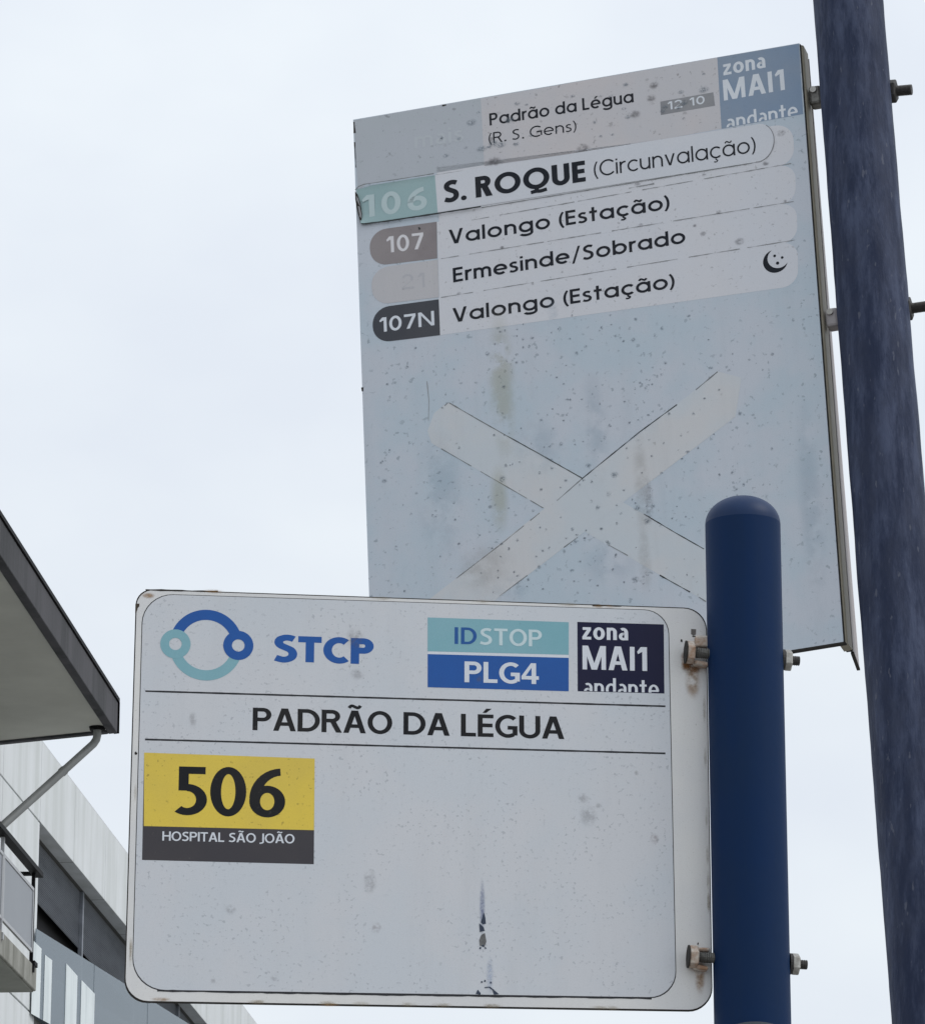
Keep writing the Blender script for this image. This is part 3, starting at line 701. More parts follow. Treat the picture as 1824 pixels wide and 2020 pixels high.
for i in range(26):
    t = random.random(); x, y, rx, ry = random.choice(((304+1060*t, 1974+18*t, 22, 6), (276-19*t, 1262+640*t, 4, 22), (320+1000*t, 1166+33*t, 24, 5), (1388+10*t, 1380+440*t, 4, 26)))
    S.stain('rust_stain', x, y, rx, ry, m_grub, s1, .0006+random.random()*.0002)
for x, y in ((1190,1196),(420,1166),(318,1972),(650,1983)): S.stain('rust_stain', x, y, 24, 5, m_rust2, s1, .0006)

# bolts of the lower sign: bent tab, nut, bolt through the post, nut and stub on the far side
for (yl, yr, k_) in ((1294, 1302, 0), (1893, 1902, 1)):
    x0 = 1352 if k_ == 0 else 1357
    dz = .0115
    a = S.P(x0, yl); b = S.P(1590 if k_ else 1581, yr)
    # local 3-D points (sign frame) in the post's mid-plane
    A3 = S.M @ Vector((a.x, a.y, dz)); B3 = at_plane(1592 if k_ else 1582, yr, A3, S.n)
    axb = (B3-A3).normalized()
    par = empty('bolt_assembly', S.M); par.parent = s1; par.matrix_world = S.M
    Mi = S.M.inverted(); loc = lambda p: Mi @ p
    hr = px(14.5, A3); rr_ = px(10.5, A3)
    mb = MB(); threaded(mb, loc(A3+axb*px(4,A3)), loc(A3+axb*px(62,A3)), rr_*1.02); mb.build('bolt_shank', steelm, par, smooth=False)
    mb = MB(); hexnut(mb, loc(A3-axb*px(3,A3)), (Mi.to_3x3() @ axb), px(23,A3), px(16 if k_ == 0 else 18,A3), .5); mb.build('bolt_head', paintw, par, bevel=.0006)
    mb = MB(); mb.tube([loc(A3-axb*px(5.5,A3)), loc(A3-axb*px(3.2,A3))], px(23,A3), 24); mb.build('washer', m_edge, par)
    ro = at_plane(1543 if k_ == 0 else 1558, yr, A3, S.n)
    mb = MB(); mb.tube([loc(ro-axb*px(2,A3)), loc(ro+axb*px(3,A3))], px(21,A3), 24); mb.build('washer', darkbolt, par)
    mb = MB(); hexnut(mb, loc(ro+axb*px(3,A3)), (Mi.to_3x3() @ axb), px(22,A3), px(15,A3), .25); mb.build('nut', galvm, par, bevel=.0005)
    mb = MB(); threaded(mb, loc(ro+axb*px(15,A3)), loc(ro+axb*px(34,A3)), px(9.8,A3)); mb.build('bolt_end', darkbolt, par, smooth=False)
    # tab punched out of the plate and folded forward
    t0 = S.P(1369, yl-(14 if k_ == 0 else 13)); t1 = S.P(1398, yl-(36 if k_ == 0 else 20))
    mb = MB(); mb.box((t0.x, min(t0.y,t1.y), .0004), (t1.x, max(t0.y,t1.y), .0075)); mb.build('folded_tab', paintw, par, bevel=.0015)
    t2 = S.P(1366, yl+22); t3 = S.P(1392, yl+9)
    mb = MB(); mb.hexa([(t2.x,t2.y,.0004),(t3.x,t2.y-.0015,.0004),(t3.x,t2.y-.0015,.011),(t2.x,t2.y,.011),(t2.x,t2.y+.0035,.0004),(t3.x,t3.y-.004,.0004),(t3.x,t3.y-.004,.011),(t2.x,t2.y+.0035,.011)])
    mb.build('folded_tab', paintw, par, bevel=.001)
# square slot in the plate above the upper bolt
S.patch('slot', [(1362.5,1241),(1372.5,1241.5),(1372,1252),(1367,1254),(1362.5,1251)], plain('slot_shadow',(.16,.15,.14),.8,var=.5,scale=400), s1, .0006)
line_mesh('slot_edge', [S.P(1365,1255.5), S.P(1393,1257)], 1.6*pp, m_edge, s1, .0007, jag=.6)
chip(S, 1381, 1246, 2, 2.4, m_st_grey, s1, .0007)

# ------------------------------------------------------------------ leaning weathered post
m_oldpost, t_, N_, L_, P_ = new_mat('brushed_old_navy_paint')
tc = N_.new('ShaderNodeTexCoord'); oc = tc.outputs['Object']
f1 = ramp(N_, L_, noise(N_, L_, oc, 1, 7, .7, (62, 62, 13)), .38, .66)
f2 = ramp(N_, L_, noise(N_, L_, oc, 1, 5, .65, (40, 40, 16)), .42, .66)
c = mix(N_, L_, f1, (.017,.026,.060), (.062,.078,.135))
c = mix(N_, L_, mul(N_, L_, f2, .6), c, (.032,.040,.072))
sp = ramp(N_, L_, noise(N_, L_, oc, 1, 3, .5, (200, 200, 60)), .66, .72)
c = mix(N_, L_, mul(N_, L_, sp, .45), c, (.15,.16,.20))
L_.new(c, P_.inputs['Base Color']); P_.inputs['Roughness'].default_value = .62; P_.inputs['Specular IOR Level'].default_value = .2
bp = N_.new('ShaderNodeBump'); bp.inputs['Strength'].default_value = 1; bp.inputs['Distance'].default_value = .0030
L_.new(noise(N_, L_, oc, 1, 7, .7, (62, 62, 13)), bp.inputs['Height']); L_.new(bp.outputs['Normal'], P_.inputs['Normal'])

T2 = R(-3.5)
def pole2(y):                                            # a point of its axis: leans in the picture and a little away from us
    if y <= 760: x = 1675.4 + (y-40)*(1734-1675.4)/720
    else: x = 1734 + (y-760)*(1836-1734)/1260
    return x
zr = at_y(1700, 400, 4.226).z
def onp2(y):
    Y = 4.226
    for _ in range(4):
        p = at_y(pole2(y), y, Y); Y = 4.226 + (p.z-zr)*math.tan(-T2)
    return at_y(pole2(y), y, Y)
t0_, t1_ = onp2(40), onp2(2020)
ax2 = (t0_-t1_).normalized()
b2 = t1_ - ax2*((t1_.z-GZ)/ax2.z); tp2 = t0_ + ax2*.55
post2 = empty('sign_post', Matrix.Translation(b2), label='leaning weathered blue-grey post with rough brushed paint, at the right edge', cat='post', group='blue sign posts')
mb = MB(b2); n = 260; seg = 56
import mathutils
a_ = ax2.orthogonal().normalized(); bb_ = ax2.cross(a_); vv = []; LT = (tp2-b2).length
r_top = px(68.8, t0_); r_bot = px(76.8, t1_); slope = (r_top-r_bot)/((t0_-t1_).length)
for i in range(n+1):
    d = LT*i/n; c_ = b2+ax2*d; r_ = r_bot + slope*(d-(t1_-b2).length)
    for k_ in range(seg):
        th = 2*math.pi*k_/seg; dr = a_*math.cos(th)+bb_*math.sin(th)
        q = c_+dr*r_
        nz = mathutils.noise.fractal(Vector((dr.x*4.2, dr.y*4.2, d*16)), 1.0, 2.0, 4)
        vv.append(q + dr*(nz*.0006))
fs = [(i*seg+k_, i*seg+(k_+1)%seg, (i+1)*seg+(k_+1)%seg, (i+1)*seg+k_) for i in range(n) for k_ in range(seg)]
fs.append(tuple(n*seg+k_ for k_ in range(seg))); mb.add(vv, fs)
mb.build('shaft', m_oldpost, post2, smooth=True)
mb = MB(b2); mb.tube([b2, b2+Vector((0,0,.012))], .09, 32); mb.build('base_plate', m_oldpost, post2, bevel=.002)

# ------------------------------------------------------------------ upper sign (faded, routes 106/107)
U = Sign((.1343, 4.30, 3.0400), R(-17.0), R(3.6), T2)
s2 = empty('bus_stop_sign', U.M, label='tall faded grey-blue bus stop sign with peeling 106 strip and taped X', cat='bus stop sign')
up_ = U.cap(1200, 700, 1)
uc = [U.P(736,1415), U.P(1663,1266), U.P(1575.9,84.5), U.P(696.4,235.5)]
m_face = weathered('faded_face', (.505,.58,.645), (.575,.60,.655), .5, speck=.5, blot=.9, streak=.2, grime=(.17,.21,.24), thr=.61, speck_scale=150, fine=.12)
m_row = weathered('row_strip', (.65,.66,.70), (.665,.66,.685), .5, speck=.42, blot=.8, streak=.1, grime=(.22,.21,.21), thr=.62, speck_scale=200, off=5)
m_row1 = weathered('new_strip', (.645,.66,.70), (.67,.67,.70), .45, speck=.2, blot=.7, streak=.05, grime=(.25,.25,.25), thr=.70, off=8)
m_hdr = weathered('faded_header', (.57,.56,.58), (.61,.57,.57), .5, speck=.6, blot=.8, streak=.1, grime=(.20,.19,.19), thr=.62, speck_scale=110, off=2)
m_hdl = weathered('faded_header_left', (.47,.50,.53), (.49,.51,.555), .5, speck=.55, blot=.8, streak=.1, grime=(.19,.20,.21), thr=.63, speck_scale=120, off=4)
m_tape = weathered('old_tape', (.615,.615,.625), (.57,.61,.645), .5, speck=.35, blot=1.0, streak=.25, grime=(.2,.19,.18), thr=.66, speck_scale=200, off=11)
m_zf = weathered('faded_zone_blue', (.235,.31,.42), (.275,.33,.41), .5, speck=.35, blot=.9, streak=.1, grime=(.17,.2,.26), thr=.65, speck_scale=150)
m_zt = weathered('faded_zone_text', (.72,.75,.79), None, .5, speck=.3, blot=.5)
m_tl = weathered('faded_teal', (.33,.46,.47), (.37,.485,.49), .45, speck=.15, blot=.8, thr=.69, off=2)
m_tlt = weathered('faded_teal_text', (.50,.60,.61), (.46,.57,.58), .45, speck=.1, blot=.6)
m_tp = weathered('faded_taupe', (.25,.22,.225), (.31,.28,.28), .5, speck=.4, blot=.9, grime=(.14,.12,.12), thr=.64, speck_scale=160)
m_tpt = weathered('taupe_text', (.74,.72,.74), None, .5, speck=.3)
m_gh = weathered('ghost_pill', (.545,.53,.54), (.52,.51,.53), .5, speck=.35, blot=.8, thr=.66)
m_ght = weathered('ghost_text', (.49,.485,.51), None, .5, speck=.3)
m_dkp = weathered('dark_pill', (.062,.066,.078), (.08,.082,.092), .42, speck=.2, blot=.8, grime=(.13,.13,.13), thr=.69)
m_tx = weathered('black_lettering', (.011,.014,.021), (.022,.023,.027), .45, speck=.25, blot=.8, grime=(.10,.10,.10), thr=.67, speck_scale=200)
m_grey = weathered('grey_patch', (.235,.235,.25), (.32,.32,.33), .5, speck=.4, blot=1.0, grime=(.12,.12,.13), thr=.62, speck_scale=150)
m_bge = plain('yellowed_aluminium', (.40,.365,.285), .55, var=.4, scale=40, streak=.3, sdir=(60,3,60), dark=(.24,.21,.15))
m_back = plain('grey_back_panel', (.44,.41,.41), .6, var=.3, scale=30, dark=(.28,.25,.25))

mb = MB(); mb.prism([(p.x,p.y) for p in uc], -.0025, 0); mb.build('face_panel', m_face, s2)
# edge profile down the right side: groove, rounded cheek, then the splayed rear panel
def strip(p0, p1, x0, x1, z0, z1, dy=0): 
    pass
d_ = (uc[1]-uc[2]).normalized(); xr = Vector((-d_.y, d_.x)); xr = xr if xr.x > 0 else -xr
top, bot = uc[2], uc[1]
mb = MB(); seg_ = 8; sec = []
sec = [(-.006,-.0027),(.0002,-.0027),(.0002,-.0055)]
for k_ in range(7):
    a = math.pi/2 - k_/6*math.pi/2; sec.append((.0008+.0024*math.cos(a), -.009+.0035*math.sin(a)))
sec += [(.0032,-.029),(-.002,-.031),(-.006,-.031)]
vv = []
for q in (bot - d_*0.0, top): vv += [(q+xr*x_).to_tuple()+(z_,) for x_, z_ in sec]
ns = len(sec)
fs = [(i, (i+1)%ns, ns+(i+1)%ns, ns+i) for i in range(ns)] + [tuple(range(ns-1,-1,-1)), tuple(range(ns,2*ns))]
mb.add(vv, fs); mb.build('edge_profile', m_bge, s2, smooth=False)
mb = MB(); vv = []
for q in (bot, top): vv += [(q+xr*x_).to_tuple()+(z_,) for x_, z_ in ((-.003,-.0026),(.0009,-.0026),(.0009,-.0062),(-.003,-.0062))]
mb.add(vv, [(0,1,5,4),(1,2,6,5),(2,3,7,6),(3,0,4,7),(3,2,1,0),(4,5,6,7)]); mb.build('edge_groove', m_edge, s2)
mb = MB(); vv = []
for q in (bot, top): vv += [(q+xr*x_).to_tuple()+(z_,) for x_, z_ in ((-.004,-.0311),(.0022,-.0311),(.0022,-.0345),(-.004,-.0345))]
mb.add(vv, [(0,1,5,4),(1,2,6,5),(2,3,7,6),(3,0,4,7),(3,2,1,0),(4,5,6,7)]); mb.build('edge_groove', m_edge, s2)
mb = MB(); tl, bl = uc[3], uc[0]
def fl(q, dpt, o): v_ = q + xr*(.0030 - (dpt-.0346)*.096 - o); return v_
vv = []
for q, dep in ((bot, .090), (top, .0362)):
    for dpt, o in ((.0346, 0), (dep, 0), (dep, .0018), (.0346, .0018)):
        w_ = fl(q, dpt, o); vv.append((w_.x, w_.y + (.0 if q is bot else -.003), -dpt))
mb.add(vv, [(0,1,5,4),(1,2,6,5),(2,3,7,6),(3,0,4,7),(3,2,1,0),(4,5,6,7)]); mb.build('rear_flange', m_back, s2)
mb = MB(); vv = []
for z_ in (-.0345, -.0905):
    a_ = fl(bot, -z_, -.0006); b_ = fl(bot, -z_, .0028)
    for p_ in (a_, b_): vv += [(p_.x, p_.y-.0022, z_), (p_.x, p_.y-.0001, z_)]
mb.add(vv, [(0,1,3,2),(4,6,7,5),(0,4,5,1),(2,3,7,6),(0,2,6,4),(1,5,7,3)]); mb.build('flange_edge', m_edge, s2)
mb = MB(); mb.hexa([(bl.x,bl.y-.0016,-.0075),(bot.x+.002,bot.y-.0016,-.0075),(bot.x+.002,bot.y-.0016,-.0001),(bl.x,bl.y-.0016,-.0001),
                    (bl.x,bl.y-.0001,-.0075),(bot.x+.002,bot.y-.0001,-.0075),(bot.x+.002,bot.y-.0001,-.0001),(bl.x,bl.y-.0001,-.0001)])
mb.build('underside_shade_strip', m_edge, s2)  # black strip paints in the shaded underside of the panel
Z = .0002; ZS = Z*.3
# header
def interp(a, b, t): return (a[0]+(b[0]-a[0])*t, a[1]+(b[1]-a[1])*t)
S.__class__
U.patch('header_sheet', [(697.5,237),(948,193.5),(955,325),(722,363),(706,377)], m_hdl, s2, Z)
U.patch('header_sheet', [(948,193.5),(1414.3,113.2),(1423,253),(1240,287),(955,327)], m_hdr, s2, Z)
# row strips with rounded right ends
def row(name, tl_, tr, bl_, br, mat, z, r_=30, par=s2):
    q = [U.P(*p) for p in (bl_, br, tr, tl_)]
    mb = MB(); mb.flat(rounded([(p.x,p.y) for p in q], [.0003, r_*up_, r_*up_, .0003]), zz(z)); return mb.build(name, mat, par)
row('route_strip', (861,330),(1563,243),(866,438),(1567,323), m_row, Z*1.0, 32)
row('route_strip', (861.3,437.5),(1568,321.5),(864,512),(1570,399), m_row, Z*1.5)
row('route_strip', (864,511),(1571,398),(866,589),(1573,476), m_row, Z*1.0)
row('route_strip', (865,587.5),(1573,474.5),(868,661),(1574,563), m_row, Z*1.5)
# zone panel
zc = ((1422.7,253.5),(1583.8,224.5))
zpn = U.patch('zone_patch', [(1414.3,112.8),(1575.2,85.8),(1583.8,224.5),(1422.7,253.5)], m_zf, s2, Z*2)
U.text('lettering', 'zona', (1426.6,148.5), (1509.8,132.5), 30, m_zt, zpn, Z*3, v=.20, h=.17, track=.10)
U.text('lettering', 'MAI1', (1427.7,198.2), (1548,176.5), 41, m_zt, zpn, Z*3, v=.19, h=.17, track=.12)
U.text('lettering', 'andante', (1433,257.5), (1574,231), 31, m_zt, zpn, Z*3, v=.15, h=.13, track=.10, clip=((1422.7,252.7),(1583.8,223.7)))
gp = U.patch('grey_patch', [(1302,200),(1406.5,181.5),(1410,208),(1303,226.5)], m_grey, s2, Z*2)
U.text('lettering', '12 10', (1317,216.5), (1390,203.5), 16, m_zt, gp, Z*3, v=.2, h=.17, track=.14)
U.text('lettering', 'Padrão da Légua', (965.7,247.3), (1249.7,201), 24, m_tx, s2, Z*3, v=.165, h=.155, geo=True, track=.105)
U.text('lettering', '(R. S. Gens)', (964,283.3), (1137,257.5), 21.5, m_tx, s2, Z*3, v=.12, h=.12, geo=True, track=.12)
U.text('lettering', 'S. ROQUE', (876.8,399.5), (1155.5,357.5), 41, m_tx, s2, .0021, v=.255, h=.205, geo=True, track=.10)
U.text('lettering', '(Circunvalação)', (1172,349.5), (1491,299.5), 31, m_tx, s2, .0021, v=.105, h=.10, geo=True, track=.12)
U.text('lettering', 'Valongo (Estação)', (886,481.8), (1321,411.5), 28.5, m_tx, s2, Z*4, v=.19, h=.168, geo=True, track=.125)
U.text('lettering', 'Ermesinde/Sobrado', (894,557), (1352,478.5), 28.5, m_tx, s2, Z*4, v=.19, h=.168, geo=True, track=.115)
U.text('lettering', 'Valongo (Estação)', (893.5,636.3), (1331,567), 28.5, m_tx, s2, Z*4, v=.19, h=.168, geo=True, track=.125)
# ghost words left of the header
m_gw = weathered('ghost_words', (.53,.56,.59), None, .5, speck=.4, thr=.64, speck_scale=120, off=4)
U.text('lettering', 'mais', (818,292), (914,277), 30, m_gw, s2, Z*3, v=.19, h=.17, track=.14)
# route pills: square right end, round left end
def pill(tr, br, xl, mat, z, name='route_pill'):
    tl_ = (xl+0, tr[1]+(tr[0]-xl)*.135); bl_ = (xl+6, br[1]+(br[0]-xl)*.115)
    q = [U.P(*p) for p in (bl_, br, tr, tl_)]
    mb = MB(); mb.flat(rounded([(p.x,p.y) for p in q], [31*up_, .0003, .0003, 36*up_]), zz(z)); return mb.build(name, mat, s2)
p107 = pill((861.3,437.1),(862.5,509.2),726.5,m_tp,Z*3); U.text('lettering','107',(763,498.8),(836,490),32,m_tpt,p107,Z*4,v=.185,geo=True,track=.14)
pgh = pill((863.5,512),(865.5,586),730,m_gh,Z*3); U.text('lettering','21',(793,571),(838,566),29,m_ght,pgh,Z*4,v=.15,geo=True,track=.2)
p107n = pill((865.3,590.2),(868,661),732,m_dkp,Z*3); U.text('lettering','107N',(749,655.5),(857,641.3),28.5,m_wht,p107n,Z*4,v=.195,geo=True,track=.12)
# moon with three dots
mo = MB(); co = U.P(1529,514.8); ro_ = 23*up_; ci = U.P(1534.8,508.3); ri = 20.2*up_
dv = ci-co; D = dv.length; th0 = math.atan2(dv.y, dv.x)
ca = (D*D+ro_*ro_-ri*ri)/(2*D*ro_); aa = math.acos(max(-1,min(1,ca))); 
pt_o = lambda t: (co.x+ro_*math.cos(t), co.y+ro_*math.sin(t))
X1 = Vector(pt_o(th0+aa)); X2 = Vector(pt_o(th0-aa+2*math.pi))
i1 = math.atan2(X1.y-ci.y, X1.x-ci.x); i2_ = math.atan2(X2.y-ci.y, X2.x-ci.x)
while i2_ < i1: i2_ += 2*math.pi
n = 24
for i in range(n):
    f0, f1_ = i/n, (i+1)/n
    o0, o1 = pt_o(th0+aa+(2*math.pi-2*aa)*f0), pt_o(th0+aa+(2*math.pi-2*aa)*f1_)
    j0 = (ci.x+ri*math.cos(i1+(i2_-i1)*f0), ci.y+ri*math.sin(i1+(i2_-i1)*f0)); j1 = (ci.x+ri*math.cos(i1+(i2_-i1)*f1_), ci.y+ri*math.sin(i1+(i2_-i1)*f1_))
    mo.add([(*o0,Z*1.2),(*o1,Z*1.2),(*j1,Z*1.2),(*j0,Z*1.2)], [(0,1,2,3)])
for x_, y_, r_ in ((1527.5,504.5,2.7),(1542.4,507.7,2.6),(1533.3,518.8,3.1)):
    c_ = U.P(x_, y_); mo.flat([(c_.x+r_*up_*math.cos(2*math.pi*k_/12), c_.y+r_*up_*math.sin(2*math.pi*k_/12)) for k_ in range(12)], Z*1.2)
mo.build('moon_symbol', m_tx, s2)
# the newer 106 strip, its left end lifting off the panel
def strip_pt(t, w):                                      # t along 0..1 (left..right), w 0 bottom..1 top
    tp_ = [(0,376),(.035,366),(.20,344.5),(1,244)]; 
    xT = 705+ (1499-705)*t; xB = 714 + (1491-714)*t
    yT = 0
    for i in range(3):
        if tp_[i][0] <= t <= tp_[i+1][0]:
            yT = tp_[i][1]+(tp_[i+1][1]-tp_[i][1])*(t-tp_[i][0])/(tp_[i+1][0]-tp_[i][0])
    yB = 443 + (319.5-443)*t
    return (xB+(xT-xB)*w, yB+(yT-yB)*w)
def lift_at(t, w):
    e_ = abs(2*w-1)
    return .0005 + .0032*math.exp(-t/.010)*(.25+.75*e_**2) + .0012*max(0,1-t/.24)**1.5*(1-w)**3 + .0007*max(0,1-t/.2)*w**4
mb = MB(); NT, NW = 90, 10; vv = []
def tt(i): return (i/NT)**1.5
for i in range(NT+1):
    t = tt(i)
    for j in range(NW+1):
        w = j/NW; x_, y_ = strip_pt(t, w); p = U.P(x_, y_)
        lift = lift_at(t, w)
        vv.append((p.x, p.y, lift))
fs = []
for i in range(NT):
    for j in range(NW): a = i*(NW+1)+j; fs.append((a, a+NW+1, a+NW+2, a+1))
mb.add(vv, fs)
st = mb.build('route_strip', m_row1, s2, smooth=True)
me = st.data; me.materials.append(m_tl); me.materials.append(m_tl)
for pidx, poly in enumerate(me.polygons):
    i = pidx//NW
    if tt(i+.5) < .193: poly.material_index = 1
# rounded right end
mb = MB(); e_t, e_b = U.P(1499,244), U.P(1491,319.5); mid = (e_t+e_b)/2; hd = (e_t-e_b)/2; out_ = Vector((hd.y,-hd.x))*.78
mb.flat([(e_b.x,e_b.y)]+[(mid.x+hd.x*math.sin(a)+out_.x*math.cos(a), mid.y+hd.y*math.sin(a)+out_.y*math.cos(a)) for a in [(-math.pi/2+math.pi*k_/16) for k_ in range(1,16)]]+[(e_t.x,e_t.y)], .0005)
mb.build('route_strip', m_row1, s2)
line_mesh('grime_line', [(mid.x+hd.x*math.sin(a)+out_.x*math.cos(a), mid.y+hd.y*math.sin(a)+out_.y*math.cos(a)) for a in [(-math.pi/2+math.pi*k_/16) for k_ in range(0,15)]], 1.2*up_, plain('soft_grime',(.22,.22,.23),.8,var=.4,scale=300), s2, .0020, jag=.3)
l106 = lettering('lettering', '106', U.P(716,430.5), U.P(843,411.5), 46*up_, m_tlt, st, .0046, v=.24, h=.2, geo=True, track=.2)
xa_, xb_ = U.P(709,405).x, U.P(1495,282).x
for v_ in l106.data.vertices: v_.co.z = lift_at(max(0,(v_.co.x-xa_)/(xb_-xa_)), .17)+.0001
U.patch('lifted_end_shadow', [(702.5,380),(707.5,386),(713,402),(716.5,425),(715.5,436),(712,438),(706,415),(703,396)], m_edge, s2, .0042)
U.patch('curled_back', [(705,389),(709,394),(713,408),(712,409),(706,398)], m_grey, s2, .0044)
U.patch('curled_back', [(708,409),(712,410),(715.5,427),(714.5,433),(712,430)], m_grey, s2, .0044)
m_dl = plain('black_grime', (.045,.05,.052), .8, var=.5, scale=200)
m_dl2 = plain('grey_grime', (.235,.245,.25), .8, var=.6, scale=200)
m_dl3 = plain('faint_grime', (.31,.315,.325), .8, var=.5, scale=200)
line_mesh('grime_line', [U.P(703,377.5),U.P(709,371),U.P(720,366.3),U.P(790,356),U.P(858,345.2)], 1.7*up_, m_dl2, s2, .0045, jag=.35)
line_mesh('grime_line', [U.P(712,438),U.P(716.5,443.3),U.P(760,438.5),U.P(860,423.5),U.P(950,409)], 3.0*up_, m_dl, s2, .0030, jag=.25)
line_mesh('grime_line', [U.P(950,409.5),U.P(1180,371.5),U.P(1485,321)], 1.3*up_, m_dl2, s2, .0021, jag=.4)
line_mesh('grime_line', [U.P(860,345),U.P(1100,310),U.P(1240,287.5)], 1.6*up_, m_dl3, s2, .0015, jag=.7)
line_mesh('grime_line', [U.P(1240,371),U.P(1290,362)], 2.0*up_, m_dl3, s2, .0015, jag=.9)
for (a, b) in (((870,510),(1565,397)),((870,586.5),(1568,473)),((930,434),(1560,322))):
    line_mesh('grime_line', [U.P(*a),U.P(*b)], 1.0*up_, m_dl3, s2, .0012, jag=1.0, gaps=.3)
for (x_, y_, r_) in ((1417.5,418,5),(1370,445,4),(1263,444,5),(1510,322,6),(1257,364,6),(1388,345,4),(1548,396,4),(1386,461,6),(1458,476,9),(905,579,4),(990,488,4),(1290,168,9),(1284,193,9),(1252,225,10),(975,318,12),(1150,293,12),(1050,560,3),(1540,262,8)):
    U.stain('smudge', x_, y_, r_*1.3, r_, stain_mat('dark_smudge_%d' % int(x_), (.15,.14,.15), .5, 200), s2, .0013+random.random()*.0003)
chip(U, 827, 450, 2.6, 3.2, m_dl, s2, .0018)
# taped X
tp1 = [(850,873.6),(843,850),(856,815),(874,800),(885.9,794.5),(1147,942.8),(1269.6,1014),(1440,1110),(1440,1213),(1301,1134.7),(1139,1043),(1064,1002)]
mb = MB()
def quad(a, b, c, d, z): q = U.poly([a,b,c,d]); mb.flat(q, z)
a1 = U.poly([(885.9,794.5),(1450,1118),(1450,1220),(870,885.5),(851,874),(843,850),(856,815),(874,800)]); mb.flat(a1, ZS); mb.build('tape_strip', m_tape, s2)
mb = MB(); a2 = U.poly([(1417,733),(1462,745),(1450,822),(1139,1059.5),(880,1258),(830,1195),(898,1142.6),(1147,945)]); mb.flat(a2, ZS*1.8); mb.build('tape_strip', m_tape, s2)
for pts_, w_, m_, gp_ in ((((885.9,794.5),(940,826),(1000,860),(1060,893),(1147,942.8)), 1.7, m_dl2, 0), (((1000,860),(1147,942.8)), 1.3, m_dl, 0),
    (((1335,798),(1260,853),(1147,945)), 1.7, m_dl, 0), (((1415,733),(1372,769)), 1.8, m_dl2, .2), (((1147,945),(1098,988)), 1.4, m_dl2, .1),
    (((870,885),(1020,972),(1071,1002)), 1.3, m_dl2, .25), (((1064,1012),(990,1072),(900,1141)), 1.4, m_dl2, .2), (((1139,1060),(1105,1085)), 1.3, m_dl2, .2), (((1040,1135),(985,1176)), 1.5, m_dl2, .1),
    (((1269.6,1014),(1330,1050),(1388,1083)), 1.7, m_dl, 0), (((1200,1075),(1238,1096)), 1.3, m_dl2, .1), (((1301,1134.7),(1330,1151),(1360.6,1168)), 1.8, m_dl, .1), (((1378,1178),(1392,1187)), 1.6, m_dl2, 0),
    (((842,752),(846,790),(845,830)), 1.2, m_dl3, 0), (((877,800),(883,795)), 1.6, m_dl2, 0)):
    line_mesh('grime_line', [U.P(*p) for p in pts_], w_*up_, m_, s2, .0006+random.random()*.0001, jag=.55, gaps=gp_)
m_yst = stain_mat('yellow_run', (.52,.51,.38), .32, 25, .3); m_bst = stain_mat('blue_run', (.36,.47,.56), .16, 25, .3); m_ost = stain_mat('ochre_run', (.40,.38,.35), .2, 60, .7)
for (x_, y_, rx, ry, m_) in ((990,760,32,175,m_yst),(985,695,20,36,m_yst),(1172,840,32,140,m_bst),(1060,880,60,70,m_bst),(1200,1110,60,60,m_bst),(1265,960,18,150,m_ost),(1272,1110,16,80,m_ost),(1280,985,10,60,m_st_grey),
    (985,985,22,80,m_yst),(870,980,60,160,m_bst),(1010,1160,50,30,m_bst),(1600,1000,30,260,m_bst),(955,1120,70,60,m_ost),(1090,620,14,40,m_bst)):
    U.stain('run_stain', x_, y_, rx, ry, m_, s2, .0008+random.random()*.0004)
random.seed(5)
m_fly = stain_mat('fly_speck', (.13,.16,.19), .62, 500, .3)
m_fly2 = stain_mat('soft_speck', (.20,.24,.28), .55, 500, .4)
mbs = []
for i in range(250):
    x_ = random.gauss(1180, 170) if i % 5 else random.uniform(740, 1600); y_ = random.uniform(620, 1170)
    if x_ < 730 or x_ > 1620 or (1385 < x_ < 1540 and y_ > 980): continue
    r_ = random.choice((2.2,2.6,3,3.4,4.2,6.5 if i % 4 == 0 else 3))
    U.stain('dirt_speck', x_, y_, r_*random.uniform(.8,1.4), r_*random.uniform(.8,1.4), m_fly if r_ < 4 else m_fly2, s2, .0013+random.random()*.0004)
for i in range(40):
    x_ = random.uniform(705, 1390); y_ = 360 - (x_-705)*.17 - random.uniform(5, 115)
    r_ = random.choice((3,4,5,8))
    if x_ < 862: continue
    U.stain('dirt_speck', x_, y_, r_*1.5, r_, m_fly2, s2, .0013+random.random()*.0004)
line_mesh('edge_chips', [U.P(698,240),U.P(699.5,262)], 3*up_, m_edge, s2, .0006, jag=.5)
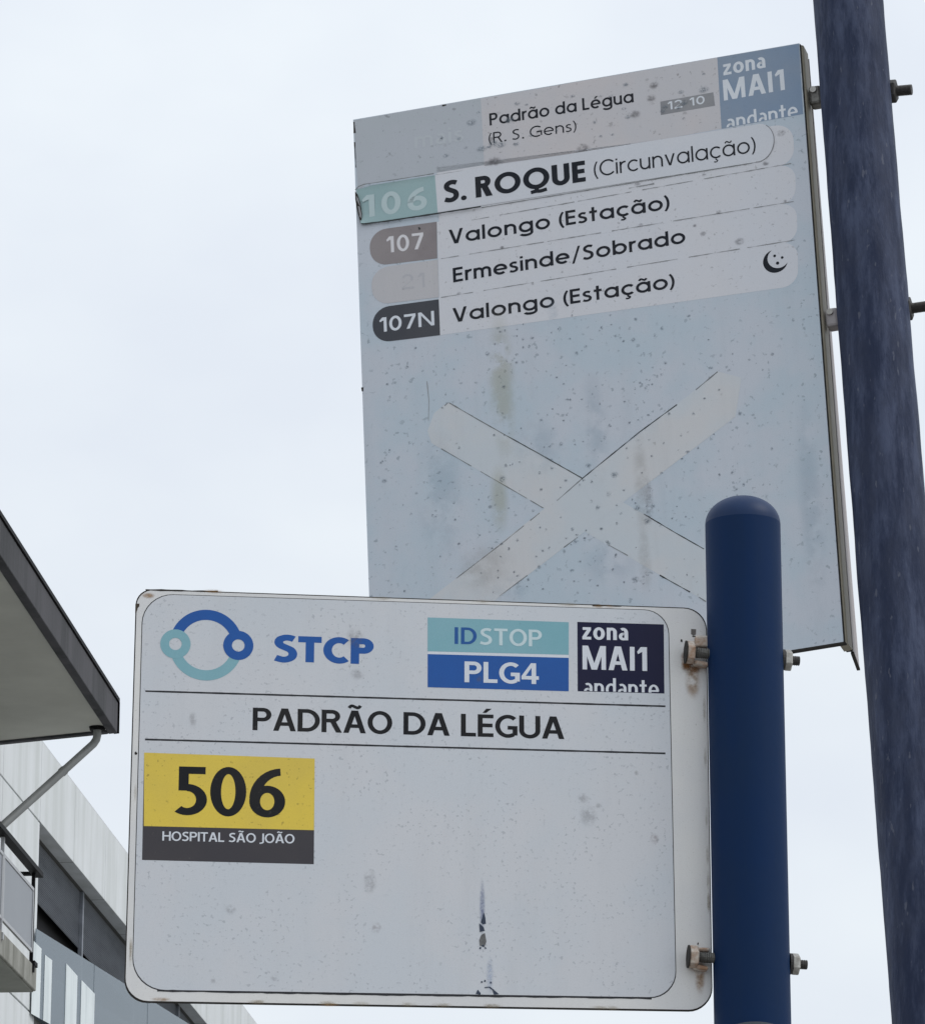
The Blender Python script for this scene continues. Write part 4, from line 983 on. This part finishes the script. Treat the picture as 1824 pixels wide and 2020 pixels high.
line_mesh('edge_chips', [U.P(699.3,280),U.P(702.0,330)], 2*up_, m_edge, s2, .0006, jag=.7)
line_mesh('edge_chips', [U.P(714.5,764),U.P(715,772)], 4*up_, m_edge, s2, .0006, jag=.5)
line_mesh('edge_chips', [U.P(872,208),U.P(880,206.5)], 4*up_, m_edge, s2, .0006, jag=.5)

# clamps between the upper sign and its post, with the bolts that run through the post
for (xl, yl, xr_, yr_) in ((1607,194,1763,180), (1640,632,1793,606)):
    pA = at_plane(xl-6, yl, U.c - U.n*.018, U.n); pB = at_plane(xr_+60, yr_-6, U.c - U.n*.018, U.n)
    axb = (pB-pA).normalized(); q_ = lambda x_: pA + axb*px(x_-(xl-6), pA)
    par = empty('bolt_assembly', U.M); par.parent = s2; par.matrix_world = U.M
    Mi = U.M.inverted(); lo = lambda p: Mi @ p
    mb = MB(); a = lo(q_(xl-9)); b = lo(q_(xl+16)); h_ = px(20,pA); mb.box((a.x, a.y-h_, a.z-.009), (b.x, a.y+h_, a.z+.009)); mb.build('spacer', steelm if yl < 400 else m_back, par, bevel=.003)
    mb = MB(); mb.tube([lo(q_(xl-6)), lo(q_(xl+14))], px(9,pA), 18)
    mb = MB(); mb.tube([Vector((a.x+.003, a.y+h_*.45, a.z+.0092)), Vector((a.x+.003, a.y+h_*.45, a.z+.0115))], px(5,pA), 16); 
    mb2 = MB(); cc_ = lo(q_(xl+1)); mb2.tube([(cc_.x, a.y+h_*.5, a.z+.009), (cc_.x, a.y+h_*.5, a.z+.0112)], px(6.5,pA), 16); mb2.build('rivet', galvm, par, smooth=True)
    base_x = xr_ - 12
    mb = MB(); mb.tube([lo(q_(base_x-6)), lo(q_(base_x+6))], px(20,pA), 24); mb.build('washer', darkbolt, par)
    mb = MB(); hexnut(mb, lo(q_(base_x+5)), Mi.to_3x3() @ axb, px(24,pA), px(15,pA), .45); mb.build('nut', darkbolt, par, bevel=.0006)
    mb = MB(); threaded(mb, lo(q_(base_x+16)), lo(q_(base_x+50)), px(11,pA)); mb.build('bolt_end', darkbolt, par, smooth=False)
